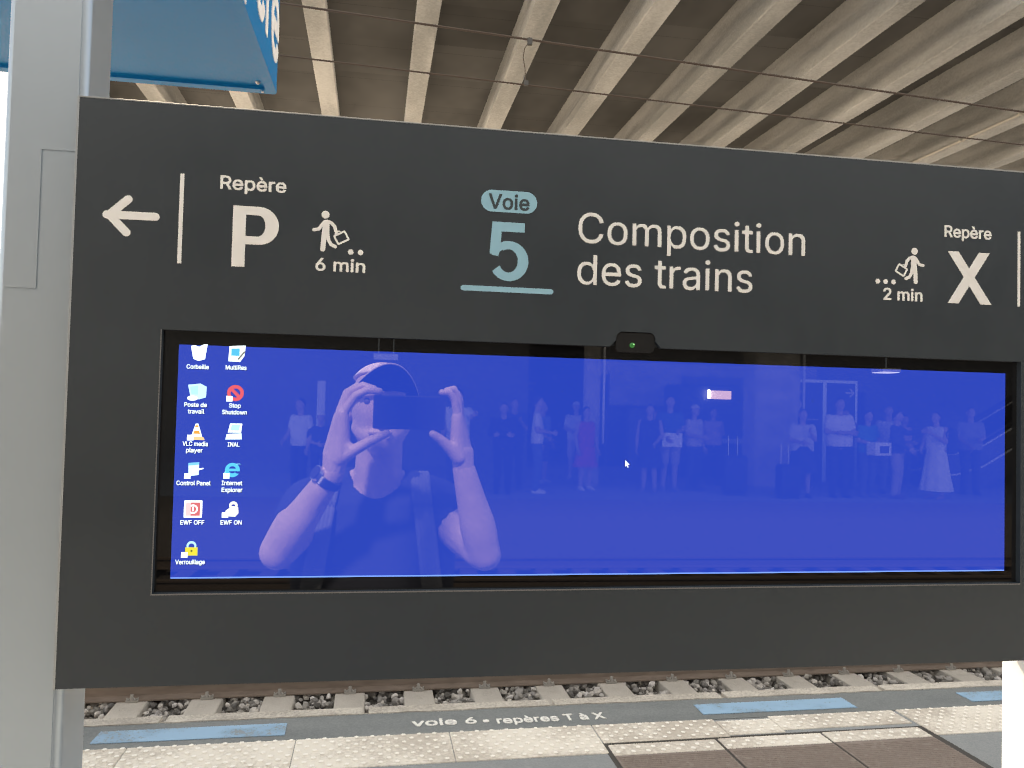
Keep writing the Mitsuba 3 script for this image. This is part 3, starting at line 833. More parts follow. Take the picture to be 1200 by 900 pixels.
add('foot', bev(-1.50, -1.39, -16.09, -16.01, 0.0, 0.6, 0.01), 'alu', wp)
tc = thing('pale_column', 'slim pale column with a bright edge strip near the mouse pointer, seen reflected', 'column')
add('shaft', rounded_post(4.08, 4.40, -15.3, -15.0, 0, 5.2, 0.06), 'coping', tc, smooth=40)
add('edge_strip', bx(4.45, 4.49, -15.05, -15.0, 0.9, 4.6), 'white_enamel', tc)
for (a, z, w_, lab) in ((9.42, 2.44, 0.38, 'bright slanted ceiling lamp plate right of the direction board, seen reflected'),):
    lp = thing('ceiling_lamp', lab, 'lamp')
    add('housing', bev(a, a + w_, -13.2, -12.8, z + 0.05, z + 0.12, 0.01), 'white_enamel', lp)
    lt_ = bx(a + 0.02, a + w_ - 0.02, -13.18, -12.82, z + 0.035, z + 0.05)
    add('diffuser', lt_, 'white_enamel', lp, emit={'type': 'area', 'radiance': {'type': 'rgb', 'value': [0.35, 0.33, 0.3]}, 'sampling_weight': 0.1})
    add('rod', bx(a + w_ / 2 - 0.01, a + w_ / 2 + 0.01, -13.01, -12.99, z + 0.12, 5.2), 'alu', lp)
# lit kiosk sign
ks = thing('kiosk', 'dark kiosk with a small lit sign beside the wide column, seen reflected', 'kiosk')
add('cabinet', bev(7.1, 8.6, -18.6, -17.4, 0, 2.3, 0.03), 'sign_dark', ks)
add('counter', bev(7.05, 8.65, -17.42, -17.1, 0.85, 1.0, 0.02), 'alu', ks)
add('lit_sign', bev(7.80, 8.40, -17.38, -17.33, 1.95, 2.16, 0.01), 'white_enamel', ks, emit={'type': 'area', 'radiance': {'type': 'rgb', 'value': [0.42, 0.25, 0.12]}, 'sampling_weight': 0.1})
add('lit_tube', bev(7.76, 7.82, -17.31, -17.27, 1.95, 2.18, 0.01), 'white_enamel', ks, emit={'type': 'area', 'radiance': {'type': 'rgb', 'value': [2.2, 2.0, 1.7]}, 'sampling_weight': 0.1})

# staircase at the far left of the middle column: bright treads
sc_ = thing('staircase', 'staircase with bright tread edges rising behind the photographer, seen reflected', 'staircase')
for i in range(13):
    x0 = 2.4 + 0.115 * i
    add('step', bev(x0, x0 + 0.92, -24.4 + 0.02 * i, -23.9, 0.19 * i + 0.1, 0.19 * i + 0.17, 0.01), 'white_enamel' if i > 7 else 'coping', sc_)
add('stringer', cat([extr(Polygon([(2.3, -0.05), (3.3, -0.05), (4.8, 2.5), (3.8, 2.5)]), 0.08).apply_transform(np.array([[1, 0, 0, 0], [0, 0, -1, -24.5], [0, 1, 0, 0], [0, 0, 0, 1.0]]))]), 'dark_metal', sc_)
add('landing', bx(3.9, 6.4, -25.8, -24.0, 2.55, 2.75), 'wall', sc_)

# escalator on the right
es = thing('escalator', 'escalator with white strips for handrail glints rising at the far right, seen reflected', 'escalator')
ea = math.radians(29)
def esc_poly(y0, z0, th):
    return [(12.2, y0, z0), (12.9, y0, z0 + 0.02), (13.6, y0, z0 + 0.22)] + [(13.6 + s, y0, z0 + 0.22 + s * math.tan(ea)) for s in np.linspace(0.4, 7.0, 12)]
for yy in (-15.2, -16.5):
    pr = esc_poly(yy, 0.0, 0)
    poly = Polygon([(p[0], p[2] - 0.25) for p in pr] + [(p[0], p[2] + 0.82) for p in pr[::-1]])
    mm = extr(poly, 0.06)
    w_ = mm.vertices.copy()
    mm.vertices = np.stack([w_[:, 0], yy - w_[:, 2], w_[:, 1]], 1)
    mm.fix_normals()
    add('balustrade', mm, 'dark_metal', es)
    add('handrail', tube([(p[0], p[1] - 0.03, p[2] + 0.9) for p in pr], 0.035, 10), 'dark_metal', es, smooth=40)
    add('glint_strip', tube([(p[0], p[1] + 0.03, p[2] + 0.30) for p in pr], 0.026, 8), 'white_enamel', es, smooth=40)  # white strips paint the glints of steel rails
    add('glint_strip', tube([(p[0], p[1] + 0.03, p[2] + 0.78) for p in pr], 0.022, 8), 'white_enamel', es, smooth=40)
for i in range(26):
    x0 = 13.2 + 0.27 * i
    add('step', bx(x0, x0 + 0.27, -16.48, -15.24, max(0.02, 0.15 * i - 0.16), max(0.04, 0.15 * i)), 'dark_metal', es)

# ================================================================ PEOPLE
SK = 'skin'


def loft(rings, n=36, ripple=0.0, lobes=7, seed=0):
    """A garment skirt: rings (z, rx, ry, cx, cy); its hem folds by ripple."""
    t = np.linspace(0, 2 * np.pi, n, endpoint=False)
    V = []
    for i, (z, rx, ry, c0, c1) in enumerate(rings):
        k = 1 + ripple * (i / (len(rings) - 1)) * (np.sin(lobes * t + seed) + 0.5 * np.sin((lobes + 3) * t + 2 * seed))
        V.append(np.stack([c0 + rx * k * np.cos(t), c1 + ry * k * np.sin(t), np.full(n, z)], 1))
    V = np.vstack(V)
    F = []
    for i in range(len(rings) - 1):
        for j in range(n):
            a, b = i * n + j, i * n + (j + 1) % n
            F += [[a, b, a + n], [b, b + n, a + n]]
    a = len(rings) - 1
    F += [[0, j + 1, j] for j in range(1, n - 1)]
    F += [[a * n, a * n + j, a * n + j + 1] for j in range(1, n - 1)]
    m = trimesh.Trimesh(V, F, process=False)
    m.fix_normals()
    return m


def hand(wrist, d, up, n=10, s=1.0, curl=0.4):
    """A relaxed hand: palm and five bent fingers, from the wrist along d; up is the side of the thumb."""
    d = np.asarray(d, float) / np.linalg.norm(d)
    up = np.asarray(up, float)
    up = up - d * (up @ d)
    up /= np.linalg.norm(up)
    nrm = np.cross(d, up)
    w = np.asarray(wrist, float)
    P = lambda a, b, c=0: w + s * (d * a + up * b + nrm * c)
    ms = [H((P(0.0, 0.012), 0.020 * s), (P(0.0, -0.012), 0.020 * s), (P(0.085, 0.030), 0.014 * s), (P(0.08, -0.032), 0.013 * s), n=n)]
    for k, (b, L) in enumerate(((0.030, 0.070), (0.010, 0.078), (-0.011, 0.072), (-0.031, 0.056))):
        pts = [(P(0.08, b), 0.0095 * s)]
        ang = 0.0
        q = np.array([0.08, 0.0])
        for f in (0.45, 0.32, 0.23):
            ang += curl
            q = q + L * f * np.array([math.cos(ang), math.sin(ang)])
            pts.append((P(q[0], b, q[1]), 0.0082 * s))
        ms.append(chain(pts, n=n))
    ms.append(chain([(P(0.015, 0.022), 0.013 * s), (P(0.045, 0.052, 0.008), 0.0105 * s), (P(0.075, 0.060, 0.018), 0.009 * s)], n=n))
    return ms


ARMS = {
    'down': ((0.245, -0.03, 1.14), (0.25, 0.06, 0.89)),
    'crossed': ((0.255, 0.03, 1.15), (-0.06, 0.21, 1.14)),
    'front': ((0.245, 0.0, 1.14), (0.09, 0.26, 1.10)),
    'phone': ((0.225, 0.05, 1.15), (0.09, 0.27, 1.30)),
    'point': ((0.30, 0.12, 1.30), (0.42, 0.33, 1.34)),
    'hold': ((0.25, 0.02, 1.15), (0.15, 0.26, 1.00)),
    'back': ((0.25, -0.08, 1.15), (0.10, -0.16, 0.95)),
}
SKINS = {'light': 'skin', 'dark': 'skin_dark'}
scene['skin_dark'] = principled((0.16, 0.095, 0.065), 0.5)


def person(label, x, y, deg, h=1.72, top=(0.5, 0.5, 0.5), sleeve='short', legs='trousers', bottom=(0.05, 0.05, 0.07), shoe=(0.05, 0.05, 0.05), arms=('down', 'down'), hair=(0.03, 0.02, 0.015), style='short', hat=None, skin='light', group='people waiting on the opposite platform', girth=1.0, head_turn=0):
    t = thing('person', label, 'person', group)
    s = h / 1.75
    g = girth
    n = 14
    A = lambda p: np.array(p, float)
    place = lambda m: put(trimesh.Trimesh(np.array(tri(m).vertices) * s, tri(m).faces, process=False), x, y, 0, deg)
    hip = [A((sx * 0.092 * g, 0, 0.91)) for sx in (-1, 1)]
    kn = [A((sx * 0.10, 0.03, 0.50)) for sx in (-1, 1)]
    an = [A((sx * 0.11, -0.015, 0.085)) for sx in (-1, 1)]
    body = []
    for i in (0, 1):
        body += [chain([(hip[i], 0.085 * g), (kn[i], 0.058), (kn[i] + [0, -0.02, -0.13], 0.055), (an[i], 0.040)], n=n)]
    torso = lambda e: [m3.Manifold.batch_hull([S((sx * 0.13, -0.0, 1.385), 0.07 + e, n, (1, 0.85, 0.8)) for sx in (-1, 1)] + [S((sx * 0.085 * g, 0.01, 1.16), 0.10 * g + e, n, (1, 0.95, 1)) for sx in (-1, 1)]),
                       m3.Manifold.batch_hull([S((sx * 0.085 * g, 0.01, 1.16), 0.10 * g + e, n, (1, 0.95, 1)) for sx in (-1, 1)] + [S((sx * 0.082 * g, 0, 0.95), 0.105 * g + e, n, (1, 0.95, 1)) for sx in (-1, 1)])]
    body += torso(0)
    body += [H(((0, -0.01, 1.43), 0.062), ((0, 0.012, 1.55), 0.054), n=n)]
    c = A((0, 0.02, 1.64))
    hd = [S(c, 1, 20, (0.076, 0.092, 0.110)), H((c + [0, 0.045, -0.055], 0.045), (c + [0, 0.055, -0.085], 0.028), (c + [0, -0.02, -0.03], 0.07), n=n)]
    hd += [H((c + [0, 0.092, 0.012], 0.010), (c + [0, 0.108, -0.022], 0.013), (c + [0, 0.085, -0.03], 0.016), n=8)]
    hd += [S(c + [sx * 0.077, -0.005, -0.005], 1, 8, (0.012, 0.02, 0.032)) for sx in (-1, 1)]
    hd += [H((c + [-0.022, 0.088, -0.062], 0.008), (c + [0.022, 0.088, -0.062], 0.008), n=8)]
    R_ = lambda m: m.translate([0, -0.02, -1.64]).rotate([0, 0, head_turn]).translate([0, 0.02, 1.64])
    body += [R_(q) for q in hd]
    sl = []
    for i, sx in enumerate((-1, 1)):
        e_, w_ = ARMS[arms[i]]
        e_, w_ = A((sx * e_[0], e_[1], e_[2])), A((sx * w_[0], w_[1], w_[2]))
        sh = A((sx * 0.185, -0.005, 1.40))
        body += [chain([(sh, 0.056), (e_, 0.042), (e_ + (w_ - e_) * 0.3, 0.042), (w_, 0.027)], n=n)]
        dd = (w_ - e_) / np.linalg.norm(w_ - e_)
        body += hand(w_ + dd * 0.02, dd, (0, 0.2, 1) if abs(dd[2]) < 0.8 else (0, 1, 0), n=8)
        f_ = {'short': 0.62, 'none': 0.0, 'long': 1.0}[sleeve]
        if f_:
            pts = [(sh + [0, 0, 0.0], 0.068), (sh + (e_ - sh) * f_, 0.060 if f_ < 1 else 0.054)]
            if sleeve == 'long':
                pts.append((w_ - dd * 0.01, 0.036))
            sl.append(chain(pts, n=n))
    add('body', place(union(body)), SKINS[skin], t, smooth=50)
    shirt = torso(0.016) + sl
    if legs != 'dress':
        shirt_m = union(shirt).trim_by_plane([0, 0, 1.0], 0.90)
        add('shirt', place(shirt_m), 'tint_cloth', t, smooth=50, color=top)
    if legs in ('trousers', 'shorts'):
        tr = []
        for i in (0, 1):
            if legs == 'trousers':
                tr.append(chain([(hip[i], 0.100 * g), (kn[i], 0.076), (an[i] + [0, 0, 0.01], 0.062)], n=n))
            else:
                tr.append(H((hip[i], 0.104 * g), (kn[i] + [0, 0, 0.03], 0.082), n=n))
        tr.append(m3.Manifold.batch_hull([S((sx * 0.085 * g, 0, 0.95), 0.112 * g, n, (1, 0.95, 0.9)) for sx in (-1, 1)]))
        add('trousers' if legs == 'trousers' else 'shorts', place(union(tr).trim_by_plane([0, 0, -1.0], -1.02)), 'tint_cloth', t, smooth=50, color=bottom)
    elif legs in ('skirt', 'long_skirt'):
        zl = 0.50 if legs == 'skirt' else 0.14
        add('skirt', place(loft([(1.02, 0.165 * g, 0.125 * g, 0, 0), (0.88, 0.205 * g, 0.16 * g, 0, 0), (0.6, 0.25, 0.2, 0, 0), (zl, 0.29, 0.23, 0, 0)], ripple=0.07)), 'tint_cloth', t, smooth=50, color=bottom)
    elif legs == 'dress':
        up_ = union(shirt).trim_by_plane([0, 0, 1.0], 1.0)
        add('dress', place(cat([up_, loft([(1.06, 0.165, 0.13, 0, 0.01), (0.9, 0.20, 0.16, 0, 0), (0.5, 0.25, 0.22, 0, 0), (0.17, 0.30, 0.27, 0, 0)], ripple=0.09, lobes=9)])), 'tint_cloth', t, smooth=50, color=top)
    for i in (0, 1):
        f0 = an[i]
        add('shoe', place(H((f0 + [0, -0.03, -0.045], 0.040), (f0 + [0, 0.0, -0.02], 0.046), (f0 + [(-1, 1)[i] * 0.02, 0.14, -0.055], 0.030), (f0 + [(-1, 1)[i] * 0.02, 0.17, -0.060], 0.024), n=12)), 'tint_cloth', t, smooth=50, color=shoe)
    if style:
        hr = S(c + [0, -0.010, 0.018], 1, 20, (0.085, 0.098, 0.108)).trim_by_plane([0, -0.80, 0.62], 1.64 * 0.62 - 0.006)
        if style in ('long', 'tail'):
            hr = hr + H((c + [0, -0.06, 0.0], 0.07), (c + [0, -0.085, -0.14 if style == 'long' else -0.06], 0.075 if style == 'long' else 0.035), n=12)
            if style == 'tail':
                hr = hr + H((c + [0, -0.11, -0.02], 0.03), (c + [0, -0.13, -0.17], 0.018), n=10)
        add('hair', place(R_(hr)), 'tint_cloth', t, smooth=50, color=hair)
    if hat is not None:
        crown = S(c + [0, 0, 0.035], 1, 20, (0.088, 0.102, 0.095)).trim_by_plane([0, 0, 1], 1.68)
        bill = m3.Manifold.batch_hull([S(c + [0, 0.09, 0.045], 1, 16, (0.075, 0.09, 0.010))])
        add('cap', place(R_(crown + bill)), 'tint_cloth', t, smooth=50, color=hat)
    return t, s


W_ = (0.74, 0.74, 0.74)
person('man in a white shirt standing side on in white shoes, reflected beside the photographer', 2.78, -13.6, -80, 1.84, W_, 'short', 'trousers', (0.10, 0.14, 0.24), W_, ('front', 'down'), style='short')
person('person in a white top and cap with pale shorts beside the slim column, seen reflected', 4.27, -16.6, 20, 1.78, W_, 'short', 'shorts', (0.55, 0.45, 0.42), W_, ('front', 'down'), hat=(0.8, 0.8, 0.8))
person('person in a dull red dress next to the slim column, seen reflected', 3.89, -14.2, -20, 1.66, (0.50, 0.05, 0.09), 'none', 'skirt', (0.50, 0.05, 0.09), W_, ('down', 'down'), style='long')
person('person in black clothes nearest to the photographer\'s right elbow, seen reflected', 2.12, -13.5, 10, 1.70, (0.03, 0.03, 0.05), 'long', 'trousers', (0.025, 0.025, 0.04), (0.03, 0.03, 0.03), ('crossed', 'crossed'))
person('person in a dark blue shirt behind the person in black, seen reflected', 2.50, -14.6, 0, 1.80, (0.05, 0.06, 0.12), 'short', 'trousers', (0.06, 0.06, 0.08), (0.1, 0.1, 0.1), ('down', 'phone'))
person('person with a bent arm in a white shirt right behind the phone, seen reflected', 1.22, -13.0, 30, 1.92, W_, 'short', 'trousers', (0.05, 0.06, 0.10), (0.05, 0.05, 0.05), ('hold', 'point'))
person('leftmost man in a white shirt and dark trousers, reflected at the left of the screen', -1.52, -13.0, 40, 1.68, W_, 'short', 'trousers', (0.03, 0.035, 0.06), (0.05, 0.05, 0.05), ('hold', 'down'))
person('small person in a white cap and dark clothes under the white pillar plate, seen reflected', -1.17, -12.9, -10, 1.46, (0.06, 0.07, 0.11), 'short', 'trousers', (0.03, 0.03, 0.05), (0.1, 0.1, 0.1), ('front', 'front'), hat=(0.8, 0.8, 0.8))
person('woman in a short dark dress right of the mouse pointer, seen reflected', 5.15, -14.0, 25, 1.74, (0.03, 0.03, 0.06), 'none', 'skirt', (0.03, 0.03, 0.06), (0.3, 0.25, 0.2), ('down', 'hold'), style='tail')
person('man in a teal shirt and khaki shorts holding a white paper, seen reflected', 5.64, -14.2, 5, 1.93, (0.05, 0.13, 0.17), 'short', 'shorts', (0.40, 0.35, 0.26), (0.3, 0.3, 0.3), ('hold', 'front'), girth=1.1)
person('person in a cream shirt and sun hat beside the man with the paper, seen reflected', 6.24, -14.4, -30, 1.76, (0.62, 0.56, 0.46), 'short', 'trousers', (0.05, 0.06, 0.10), (0.1, 0.1, 0.1), ('front', 'down'), hat=(0.7, 0.66, 0.55))
person('person in a pale sleeveless vest below the lit kiosk sign, seen reflected', 7.18, -15.6, 0, 1.72, (0.55, 0.42, 0.38), 'none', 'trousers', (0.04, 0.05, 0.09), (0.1, 0.1, 0.1), ('down', 'phone'), style='tail')
person('woman in a pale patterned blouse and dark skirt before the sign board, seen reflected', 7.98, -13.2, 15, 1.72, (0.58, 0.58, 0.55), 'short', 'skirt', (0.03, 0.03, 0.05), (0.05, 0.05, 0.05), ('front', 'phone'), style='long', girth=1.1)
person('tall man in a white shirt with folded arms before the sign board', 8.82, -13.3, 5, 1.96, (0.80, 0.80, 0.80), 'short', 'trousers', (0.03, 0.03, 0.045), (0.03, 0.03, 0.03), ('crossed', 'crossed'), girth=1.18)
person('woman in a teal top carrying a pale box, seen reflected', 9.50, -13.4, -10, 1.72, (0.07, 0.30, 0.30), 'short', 'trousers', (0.10, 0.11, 0.14), (0.2, 0.2, 0.2), ('front', 'hold'), style='tail')
person('bearded man in a dark shirt and khaki trousers pointing, seen reflected', 10.0, -13.2, -40, 1.74, (0.06, 0.07, 0.12), 'long', 'trousers', (0.42, 0.36, 0.29), (0.15, 0.1, 0.07), ('hold', 'point'), girth=1.08)
person('woman in a long white dress, reflected near the right end of the screen', 10.80, -13.1, 70, 1.74, (0.80, 0.80, 0.78), 'none', 'dress', W_, (0.3, 0.2, 0.15), ('hold', 'phone'), hair=(0.05, 0.03, 0.02), style='long')
person('bald man in a light grey shirt behind the woman in white, seen reflected', 10.45, -14.1, 10, 1.84, (0.55, 0.55, 0.55), 'short', 'trousers', (0.2, 0.2, 0.22), (0.1, 0.1, 0.1), ('down', 'down'), style=None)
person('man in a grey shirt at the escalator foot, rightmost person seen reflected', 12.3, -14.0, 20, 1.86, (0.30, 0.30, 0.30), 'short', 'trousers', (0.05, 0.05, 0.07), (0.06, 0.06, 0.06), ('hold', 'front'), girth=1.1)

person('dark-haired person in a brown shirt standing behind the bearded man, seen reflected', 10.15, -15.2, 20, 1.76, (0.16, 0.11, 0.08), 'short', 'trousers', (0.05, 0.05, 0.06), (0.06, 0.06, 0.06), ('down', 'phone'))
person('person in a pale pink top behind the woman in the long white dress, seen reflected', 11.75, -15.4, -15, 1.66, (0.58, 0.40, 0.38), 'short', 'trousers', (0.08, 0.09, 0.13), (0.3, 0.3, 0.3), ('front', 'down'), style='long')
person('short person in grey behind the man with the paper, seen reflected', 6.12, -16.4, 10, 1.62, (0.24, 0.24, 0.25), 'short', 'trousers', (0.05, 0.05, 0.07), (0.1, 0.1, 0.1), ('phone', 'down'), style='tail')
person('person in a light blue shirt between the dark group and the white-shirted man, seen reflected', 3.28, -15.6, -40, 1.74, (0.22, 0.34, 0.52), 'short', 'shorts', (0.10, 0.10, 0.11), (0.5, 0.5, 0.5), ('hold', 'down'))

# things they carry
wpp = thing('paper_sheet', 'white sheet of paper held by the man in the teal shirt, seen reflected', 'paper')
add('sheet', put(bev(-0.20, 0.20, -0.006, 0.006, -0.14, 0.14, 0.002), 5.57, -13.87, 1.05, 12), 'white_enamel', wpp)
bp = thing('backpack', 'dark backpack on the back of the woman in the white dress, seen reflected', 'backpack')
add('sack', put(soften(H(((0, 0, 0.30), 0.10), ((0.06, 0, 0.30), 0.10), ((-0.06, 0.0, 0.0), 0.12), ((0.06, 0, 0.0), 0.12), n=20), 0.04, 4), 11.02, -13.02, 1.02, 70), 'tint_cloth', bp, smooth=True, color=(0.035, 0.045, 0.055))
add('pocket', put(H(((-0.04, 0.0, 0.02), 0.05), ((0.04, 0, 0.02), 0.05), ((0, 0, 0.12), 0.05), n=16), 11.10, -12.98, 1.0, 70), 'tint_cloth', bp, smooth=40, color=(0.05, 0.06, 0.07))
for sx in (-1, 1):
    add('strap', put(tube([(sx * 0.08, 0.0, 0.36), (sx * 0.10, 0.12, 0.42), (sx * 0.10, 0.24, 0.30), (sx * 0.10, 0.20, 0.02), (sx * 0.08, 0.02, -0.03)], 0.016, 8), 11.02, -13.02, 1.02, 70), 'tint_cloth', bp, smooth=40, color=(0.03, 0.03, 0.035))


def suitcase(label, x, y, deg, w, h, col):
    t = thing('suitcase', label, 'suitcase', 'luggage on the opposite platform')
    add('case', put(bev(-w / 2, w / 2, -0.13, 0.13, 0.06, h, 0.035), x, y, 0, deg), 'tint_gloss', t, color=col)
    for q in (-0.3, -0.1, 0.1, 0.3):
        add('ridge', put(bev(q * w - 0.012, q * w + 0.012, 0.128, 0.142, 0.10, h - 0.05, 0.004), x, y, 0, deg), 'tint_gloss', t, color=col)
    add('handle', put(tube([(-0.09, -0.1, h - 0.01), (-0.09, -0.1, h + 0.38), (0.09, -0.1, h + 0.38), (0.09, -0.1, h - 0.01)], 0.010, 8), x, y, 0, deg), 'steel', t, smooth=40)
    for sx in (-1, 1):
        for sy in (-1, 1):
            wl = trimesh.creation.cylinder(0.028, 0.03, sections=16)
            wl.apply_transform(trimesh.transformations.rotation_matrix(math.pi / 2, [0, 1, 0]))
            add('wheel', put(wl.apply_translation((sx * (w / 2 - 0.06), sy * 0.09, 0.029)), x, y, 0, deg), 'black_plastic', t, smooth=40)


suitcase('dark blue suitcase with a long handle left of the wide column, seen reflected', 6.72, -13.5, 5, 0.44, 0.78, (0.02, 0.025, 0.06))
suitcase('black suitcase in front of the woman in the patterned blouse, seen reflected', 7.58, -13.0, -12, 0.44, 0.66, (0.015, 0.015, 0.02))
bxk = thing('carton', 'pale carton with a dark window carried by the woman in the teal top, seen reflected', 'box')
add('body', put(bev(-0.2, 0.2, -0.12, 0.12, -0.13, 0.13, 0.008), 9.55, -13.10, 0.98, -10), 'white_enamel', bxk)
add('window', put(bev(-0.09, 0.13, 0.118, 0.124, -0.08, 0.06, 0.002), 9.55, -13.10, 0.98, -10), 'black_plastic', bxk)

# ================================================================ THE PHOTOGRAPHER
ph = thing('smartphone', 'dark smartphone held sideways by the photographer, seen reflected', 'phone')
add('back', bev(-0.037, 0.127, -0.8945, -0.8862, 1.5640, 1.6408, 0.0028), 'black_plastic', ph)
add('lens', trimesh.creation.cylinder(0.006, 0.0012, sections=24).apply_transform(trimesh.transformations.rotation_matrix(math.pi / 2, [1, 0, 0])).apply_translation((-0.018, -0.8858, 1.6225)), 'black_plastic', ph, smooth=40)
add('lens', trimesh.creation.cylinder(0.006, 0.0012, sections=24).apply_transform(trimesh.transformations.rotation_matrix(math.pi / 2, [1, 0, 0])).apply_translation((-0.018, -0.8858, 1.6030)), 'black_plastic', ph, smooth=40)

pg = thing('person', 'photographer in a dark T-shirt and pale cap holding up a phone, reflected large', 'person')
V = lambda *a: np.array(a, float)
n = 18
hc = V(-0.022, -1.135, 1.605)
B_ = []
# legs and trunk
for sx in (-1, 1):
    B_.append(chain([(V(-0.03 + sx * 0.095, -1.19, 0.90), 0.09), (V(-0.03 + sx * 0.11, -1.16, 0.49), 0.06), (V(-0.03 + sx * 0.115, -1.20, 0.09), 0.042)], n=n))
trunk = lambda e: [m3.Manifold.batch_hull([S((-0.03 + sx * 0.135, -1.175, 1.345), 0.070 + e, n, (1, 0.9, 0.85)) for sx in (-1, 1)] + [S((-0.03 + sx * 0.09, -1.17, 1.13), 0.105 + e, n, (1, 0.9, 1)) for sx in (-1, 1)]),
                   m3.Manifold.batch_hull([S((-0.03 + sx * 0.09, -1.17, 1.13), 0.105 + e, n, (1, 0.9, 1)) for sx in (-1, 1)] + [S((-0.03 + sx * 0.085, -1.18, 0.93), 0.11 + e, n, (1, 0.92, 1)) for sx in (-1, 1)])]
B_ += trunk(0)
B_ += [H((V(-0.03, -1.185, 1.37), 0.075), (V(-0.026, -1.165, 1.44), 0.062), n=n), H((V(-0.026, -1.165, 1.42), 0.062), (V(-0.022, -1.14, 1.53), 0.057), n=n)]
B_ += [H((V(-0.03 + sx * 0.05, -1.185, 1.42), 0.030), (V(-0.03 + sx * 0.16, -1.18, 1.375), 0.045), n=n) for sx in (-1, 1)]
# head
B_ += [S(hc + [0, -0.01, 0.015], 1, 28, (0.078, 0.097, 0.110)), H((hc + [0, 0.045, -0.070], 0.040), (hc + [0, 0.052, -0.092], 0.026), (hc + [-0.035, 0.0, -0.045], 0.04), (hc + [0.035, 0, -0.045], 0.04), n=n)]
B_ += [H((hc + [0, 0.086, 0.018], 0.009), (hc + [0, 0.106, -0.020], 0.012), (hc + [0, 0.08, -0.026], 0.016), n=12)]
B_ += [S(hc + [sx * 0.080, -0.012, 0.0], 1, 14, (0.012, 0.020, 0.032)) for sx in (-1, 1)]
B_ += [H((hc + [-0.022, 0.080, -0.055], 0.008), (hc + [0.022, 0.080, -0.055], 0.008), n=10), H((hc + [-0.018, 0.078, -0.067], 0.008), (hc + [0.018, 0.078, -0.067], 0.008), n=10)]
B_ += [H((hc + [sx * 0.05, 0.075, 0.040], 0.010), (hc + [sx * 0.015, 0.086, 0.040], 0.010), n=10) for sx in (-1, 1)]
# arms
shL, elL, wrL = V(-0.195, -1.18, 1.345), V(-0.250, -0.995, 1.268), V(-0.124, -0.932, 1.462)
shR, elR, wrR = V(0.135, -1.18, 1.345), V(0.238, -0.995, 1.262), V(0.176, -0.936, 1.474)
for sh, el, wr in ((shL, elL, wrL), (shR, elR, wrR)):
    q = wr - el
    B_.append(chain([(sh, 0.060), (sh + (el - sh) * 0.5, 0.056), (el, 0.042)], n=n))
    B_.append(chain([(el, 0.039), (el + q * 0.28, 0.0445), (el + q * 0.6, 0.036), (wr, 0.0265)], n=n))
skinA = soften(union(B_), 0.022, 10)
# hands (fingers stay apart: refined more finely)
def fingers(spec):
    return [chain([(V(*p), r) for p, r in zip(pts, rs)], n=14) for pts, rs in spec]
rr = (0.0105, 0.0092, 0.0086, 0.0076)
LH = [H((wrL, 0.0255), (V(-0.108, -0.918, 1.505), 0.021), (V(-0.128, -0.928, 1.505), 0.020), n=16),
      H((V(-0.106, -0.915, 1.500), 0.022), (V(-0.130, -0.930, 1.505), 0.019), (V(-0.104, -0.903, 1.596), 0.0135), (V(-0.116, -0.945, 1.590), 0.0125), n=16)]
LH += fingers([(((-0.102, -0.902, 1.600), (-0.078, -0.8965, 1.638), (-0.050, -0.892, 1.6515), (-0.024, -0.8905, 1.6492)), rr),
               (((-0.108, -0.916, 1.604), (-0.088, -0.909, 1.648), (-0.062, -0.902, 1.6615), (-0.036, -0.8965, 1.6545)), rr),
               (((-0.113, -0.931, 1.600), (-0.099, -0.930, 1.644), (-0.076, -0.922, 1.659), (-0.055, -0.913, 1.652)), rr),
               (((-0.116, -0.945, 1.592), (-0.108, -0.949, 1.626), (-0.092, -0.945, 1.641), (-0.075, -0.938, 1.638)), (0.0095, 0.0082, 0.0076, 0.007)),
               (((-0.112, -0.915, 1.492), (-0.080, -0.903, 1.513), (-0.042, -0.894, 1.535), (-0.006, -0.890, 1.5535)), (0.0185, 0.0135, 0.0110, 0.0092))])
LH += [m3.Manifold.batch_hull([S((-0.106, -0.910, 1.53), 0.016, 14), S((-0.112, -0.915, 1.492), 0.018, 14), S((-0.082, -0.904, 1.514), 0.012, 14)])]
RH = [H((wrR, 0.0255), (V(0.165, -0.920, 1.515), 0.021), (V(0.180, -0.935, 1.512), 0.019), n=16),
      H((V(0.160, -0.918, 1.510), 0.0205), (V(0.178, -0.935, 1.512), 0.018), (V(0.155, -0.906, 1.596), 0.0130), (V(0.166, -0.945, 1.590), 0.0120), n=16)]
RH += fingers([(((0.155, -0.905, 1.600), (0.147, -0.897, 1.634), (0.135, -0.892, 1.6505), (0.117, -0.8905, 1.6500)), (0.0100, 0.0088, 0.0082, 0.0074)),
               (((0.159, -0.918, 1.603), (0.156, -0.914, 1.640), (0.146, -0.908, 1.6585), (0.129, -0.902, 1.655)), rr),
               (((0.163, -0.932, 1.600), (0.162, -0.933, 1.634), (0.154, -0.928, 1.650), (0.140, -0.920, 1.648)), rr),
               (((0.166, -0.945, 1.592), (0.167, -0.950, 1.620), (0.161, -0.948, 1.634), (0.149, -0.942, 1.632)), (0.0095, 0.0082, 0.0076, 0.007)),
               (((0.162, -0.915, 1.500), (0.140, -0.904, 1.522), (0.118, -0.895, 1.542), (0.099, -0.8905, 1.5545)), (0.0180, 0.0135, 0.0108, 0.0090))])
RH += [m3.Manifold.batch_hull([S((0.158, -0.912, 1.53), 0.015, 14), S((0.162, -0.915, 1.500), 0.018, 14), S((0.141, -0.904, 1.523), 0.012, 14)])]
hands = [soften(union(h_), 0.006, 6) for h_ in (LH, RH)]
add('body', cat([skinA] + hands), 'skin', pg, smooth=True)
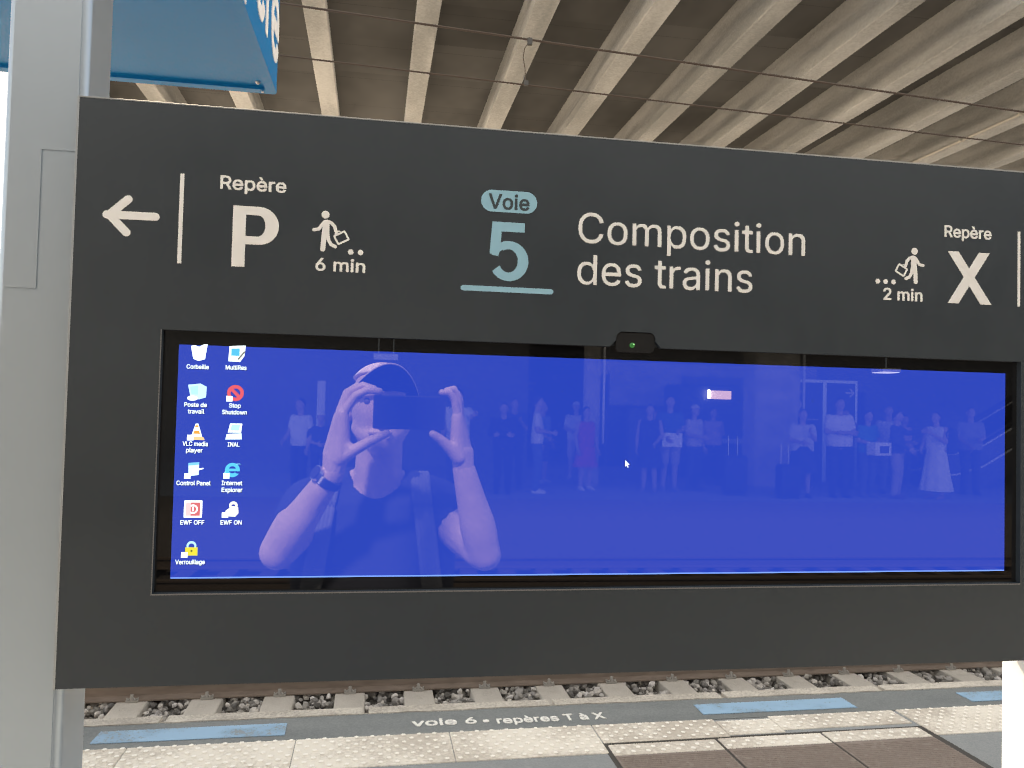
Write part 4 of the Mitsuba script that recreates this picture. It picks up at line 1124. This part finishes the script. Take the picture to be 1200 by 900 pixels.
for sx in (-1, 1):
    add('eye', trimesh.creation.icosphere(2, 0.0115).apply_translation(hc + [sx * 0.031, 0.0690, 0.022]), 'tint_gloss', pg, smooth=True, color=(0.10, 0.08, 0.07))
slv = []
for sh, el in ((shL, elL), (shR, elR)):
    slv.append(H((sh + [0, 0, 0.004], 0.076), (sh + (el - sh) * 0.26, 0.070), n=n))
neckhole = S((-0.026, -1.150, 1.462), 1, 24, (0.085, 0.085, 0.060))
yoke = [H((V(-0.03 + sx * 0.055, -1.185, 1.42), 0.037), (V(-0.03 + sx * 0.155, -1.18, 1.377), 0.053), n=n) for sx in (-1, 1)]
shirt = union(trunk(0.014) + slv + yoke) - neckhole
add('shirt', soften(shirt.trim_by_plane([0, 0, 1], 0.88), 0.03, 6), 'tint_cloth', pg, smooth=True, color=(0.018, 0.024, 0.045))
tr_ = [chain([(V(-0.03 + sx * 0.095, -1.19, 0.90), 0.105), (V(-0.03 + sx * 0.11, -1.16, 0.49), 0.08), (V(-0.03 + sx * 0.115, -1.20, 0.11), 0.066)], n=n) for sx in (-1, 1)]
add('trousers', union(tr_ + [m3.Manifold.batch_hull([S((-0.03 + sx * 0.085, -1.18, 0.93), 0.122, n, (1, 0.95, 0.8)) for sx in (-1, 1)])]), 'tint_cloth', pg, smooth=50, color=(0.04, 0.05, 0.08))
for sx in (-1, 1):
    q = V(-0.03 + sx * 0.115, -1.20, 0.09)
    add('shoe', H((q + [0, -0.03, -0.048], 0.040), (q + [0, 0.0, -0.02], 0.048), (q + [sx * 0.02, 0.15, -0.058], 0.030), (q + [sx * 0.02, 0.18, -0.064], 0.025), n=14), 'tint_cloth', pg, smooth=50, color=(0.2, 0.2, 0.2))
# cap: pale crown, a curved bill tipped up, darker underneath
crown = S(hc + [0, -0.012, 0.030], 1, 32, (0.090, 0.108, 0.094)).trim_by_plane([0, -0.22, 1], 1.643 - 0.22 * -1.135)
cp = add('cap', soften(crown, 0.015, 3), 'tint_cloth', pg, smooth=True, color=(0.62, 0.52, 0.46), label='pale cap with a curved bill')
def bill(off):
    a = np.radians(np.linspace(-88, 88, 33))
    V_, F_ = [], []
    for q in np.linspace(0, 1, 9):
        rx, ry = 0.088 + 0.008 * q, 0.100 + 0.078 * q * np.cos(a) ** 0.8
        z = 0.050 + 0.062 * q - (0.040 + 0.046 * q) * np.sin(a) ** 2 + off
        lx, ly = rx * np.sin(a), ry * np.cos(a)
        ct, st_ = math.cos(math.radians(-7)), math.sin(math.radians(-7))
        V_.append(np.stack([hc[0] + lx * ct - ly * st_, hc[1] - 0.012 + lx * st_ + ly * ct, hc[2] + z + 0 * a], 1))
    V_ = np.vstack(V_)
    for i in range(8):
        for j in range(32):
            p = i * 33 + j
            F_ += [[p, p + 1, p + 33], [p + 1, p + 34, p + 33]]
    return V_, np.array(F_)
va, fa = bill(0.0018)
vb, fb = bill(-0.0018)
edge = []
loop = [j for j in range(33)] + [i * 33 + 32 for i in range(1, 9)] + [8 * 33 + j for j in range(31, -1, -1)] + [i * 33 for i in range(7, 0, -1)]
N_ = len(va)
for p, q in zip(loop, loop[1:] + loop[:1]):
    edge += [[p, p + N_, q], [q, p + N_, q + N_]]
bm = trimesh.Trimesh(np.vstack([va, vb]), np.vstack([fa[:, ::-1], fb + N_, np.array(edge)]), process=False)
bm.fix_normals()
add('bill', bm, 'tint_cloth', cp, smooth=40, color=(0.62, 0.52, 0.46))
vu, fu = bill(-0.0034)
add('bill_lining', trimesh.Trimesh(np.vstack([vu, vu + [0, 0, 0.0008]]), np.vstack([fu, fu[:, ::-1] + N_]), process=False), 'tint_cloth', cp, smooth=40, color=(0.05, 0.055, 0.09))
add('hair', S(hc + [0, -0.03, 0.005], 1, 24, (0.083, 0.085, 0.085)).trim_by_plane([0, -1, 0.1], 1.16 + 0.16).trim_by_plane([0, 0, 1], 1.55), 'tint_cloth', pg, smooth=50, color=(0.04, 0.028, 0.02))
# watch on the left wrist
wt = thing('wristwatch', 'dark wristwatch with a bright case on the photographer\'s wrist, seen reflected', 'watch')
ax = (wrL - elL) / np.linalg.norm(wrL - elL)
wc = wrL - ax * 0.022
e1 = np.cross(ax, [0, 1, 0]); e1 /= np.linalg.norm(e1)
e2 = np.cross(ax, e1)
ringp = [wc + 0.0305 * (math.cos(t_) * e1 + math.sin(t_) * e2) for t_ in np.linspace(0, 2 * math.pi, 33)]
band_ = cat([tube([p + ax * s_ for p in ringp], 0.0032, 6) for s_ in (-0.008, -0.004, 0.0, 0.004, 0.008)])
add('strap', band_, 'black_plastic', wt, smooth=40)
side = -e1 if (-e1)[0] < 0 else e1
side = side * 0.8 + V(0, 0.5, 0)
side /= np.linalg.norm(side)
cyl = trimesh.creation.cylinder(0.018, 0.010, sections=28)
cyl.apply_transform(trimesh.geometry.align_vectors([0, 0, 1], side))
add('case', cyl.apply_translation(wc + side * 0.033), 'steel', wt, smooth=40)
dl = trimesh.creation.cylinder(0.0155, 0.003, sections=28)
dl.apply_transform(trimesh.geometry.align_vectors([0, 0, 1], side))
add('dial', dl.apply_translation(wc + side * 0.0385), 'black_plastic', wt, smooth=40)
# backpack worn by the photographer
bk = thing('backpack', 'grey backpack worn by the photographer, its straps reflected in the screen', 'backpack')
add('sack', soften(m3.Manifold.batch_hull([S((-0.03 + sx * 0.10, -1.37, z_), 0.06, 18) for sx in (-1, 1) for z_ in (0.95, 1.35)] + [S((-0.03, -1.42, 1.05), 0.06, 18)]), 0.04, 4), 'tint_cloth', bk, smooth=True, color=(0.10, 0.11, 0.13))
for sx in (-1, 1):
    P_ = [(-0.03 + sx * 0.10, -1.30, 1.36), (-0.03 + sx * 0.115, -1.20, 1.448), (-0.03 + sx * 0.115, -1.115, 1.405), (-0.03 + sx * 0.13, -1.068, 1.30), (-0.03 + sx * 0.145, -1.058, 1.18), (-0.03 + sx * 0.17, -1.10, 1.05), (-0.03 + sx * 0.17, -1.25, 0.98)]
    sp = np.array(P_)
    tt = np.linspace(0, len(sp) - 1, 40)
    cs = np.stack([np.interp(tt, np.arange(len(sp)), sp[:, q]) for q in range(3)], 1)
    for _ in range(4):
        cs[1:-1] = (cs[:-2] + 2 * cs[1:-1] + cs[2:]) / 4
    add('strap', cat([tube(cs + [o, 0, 0], 0.008, 8) for o in (-0.018, -0.009, 0, 0.009, 0.018)]), 'tint_cloth', bk, smooth=50, color=(0.11, 0.12, 0.14))
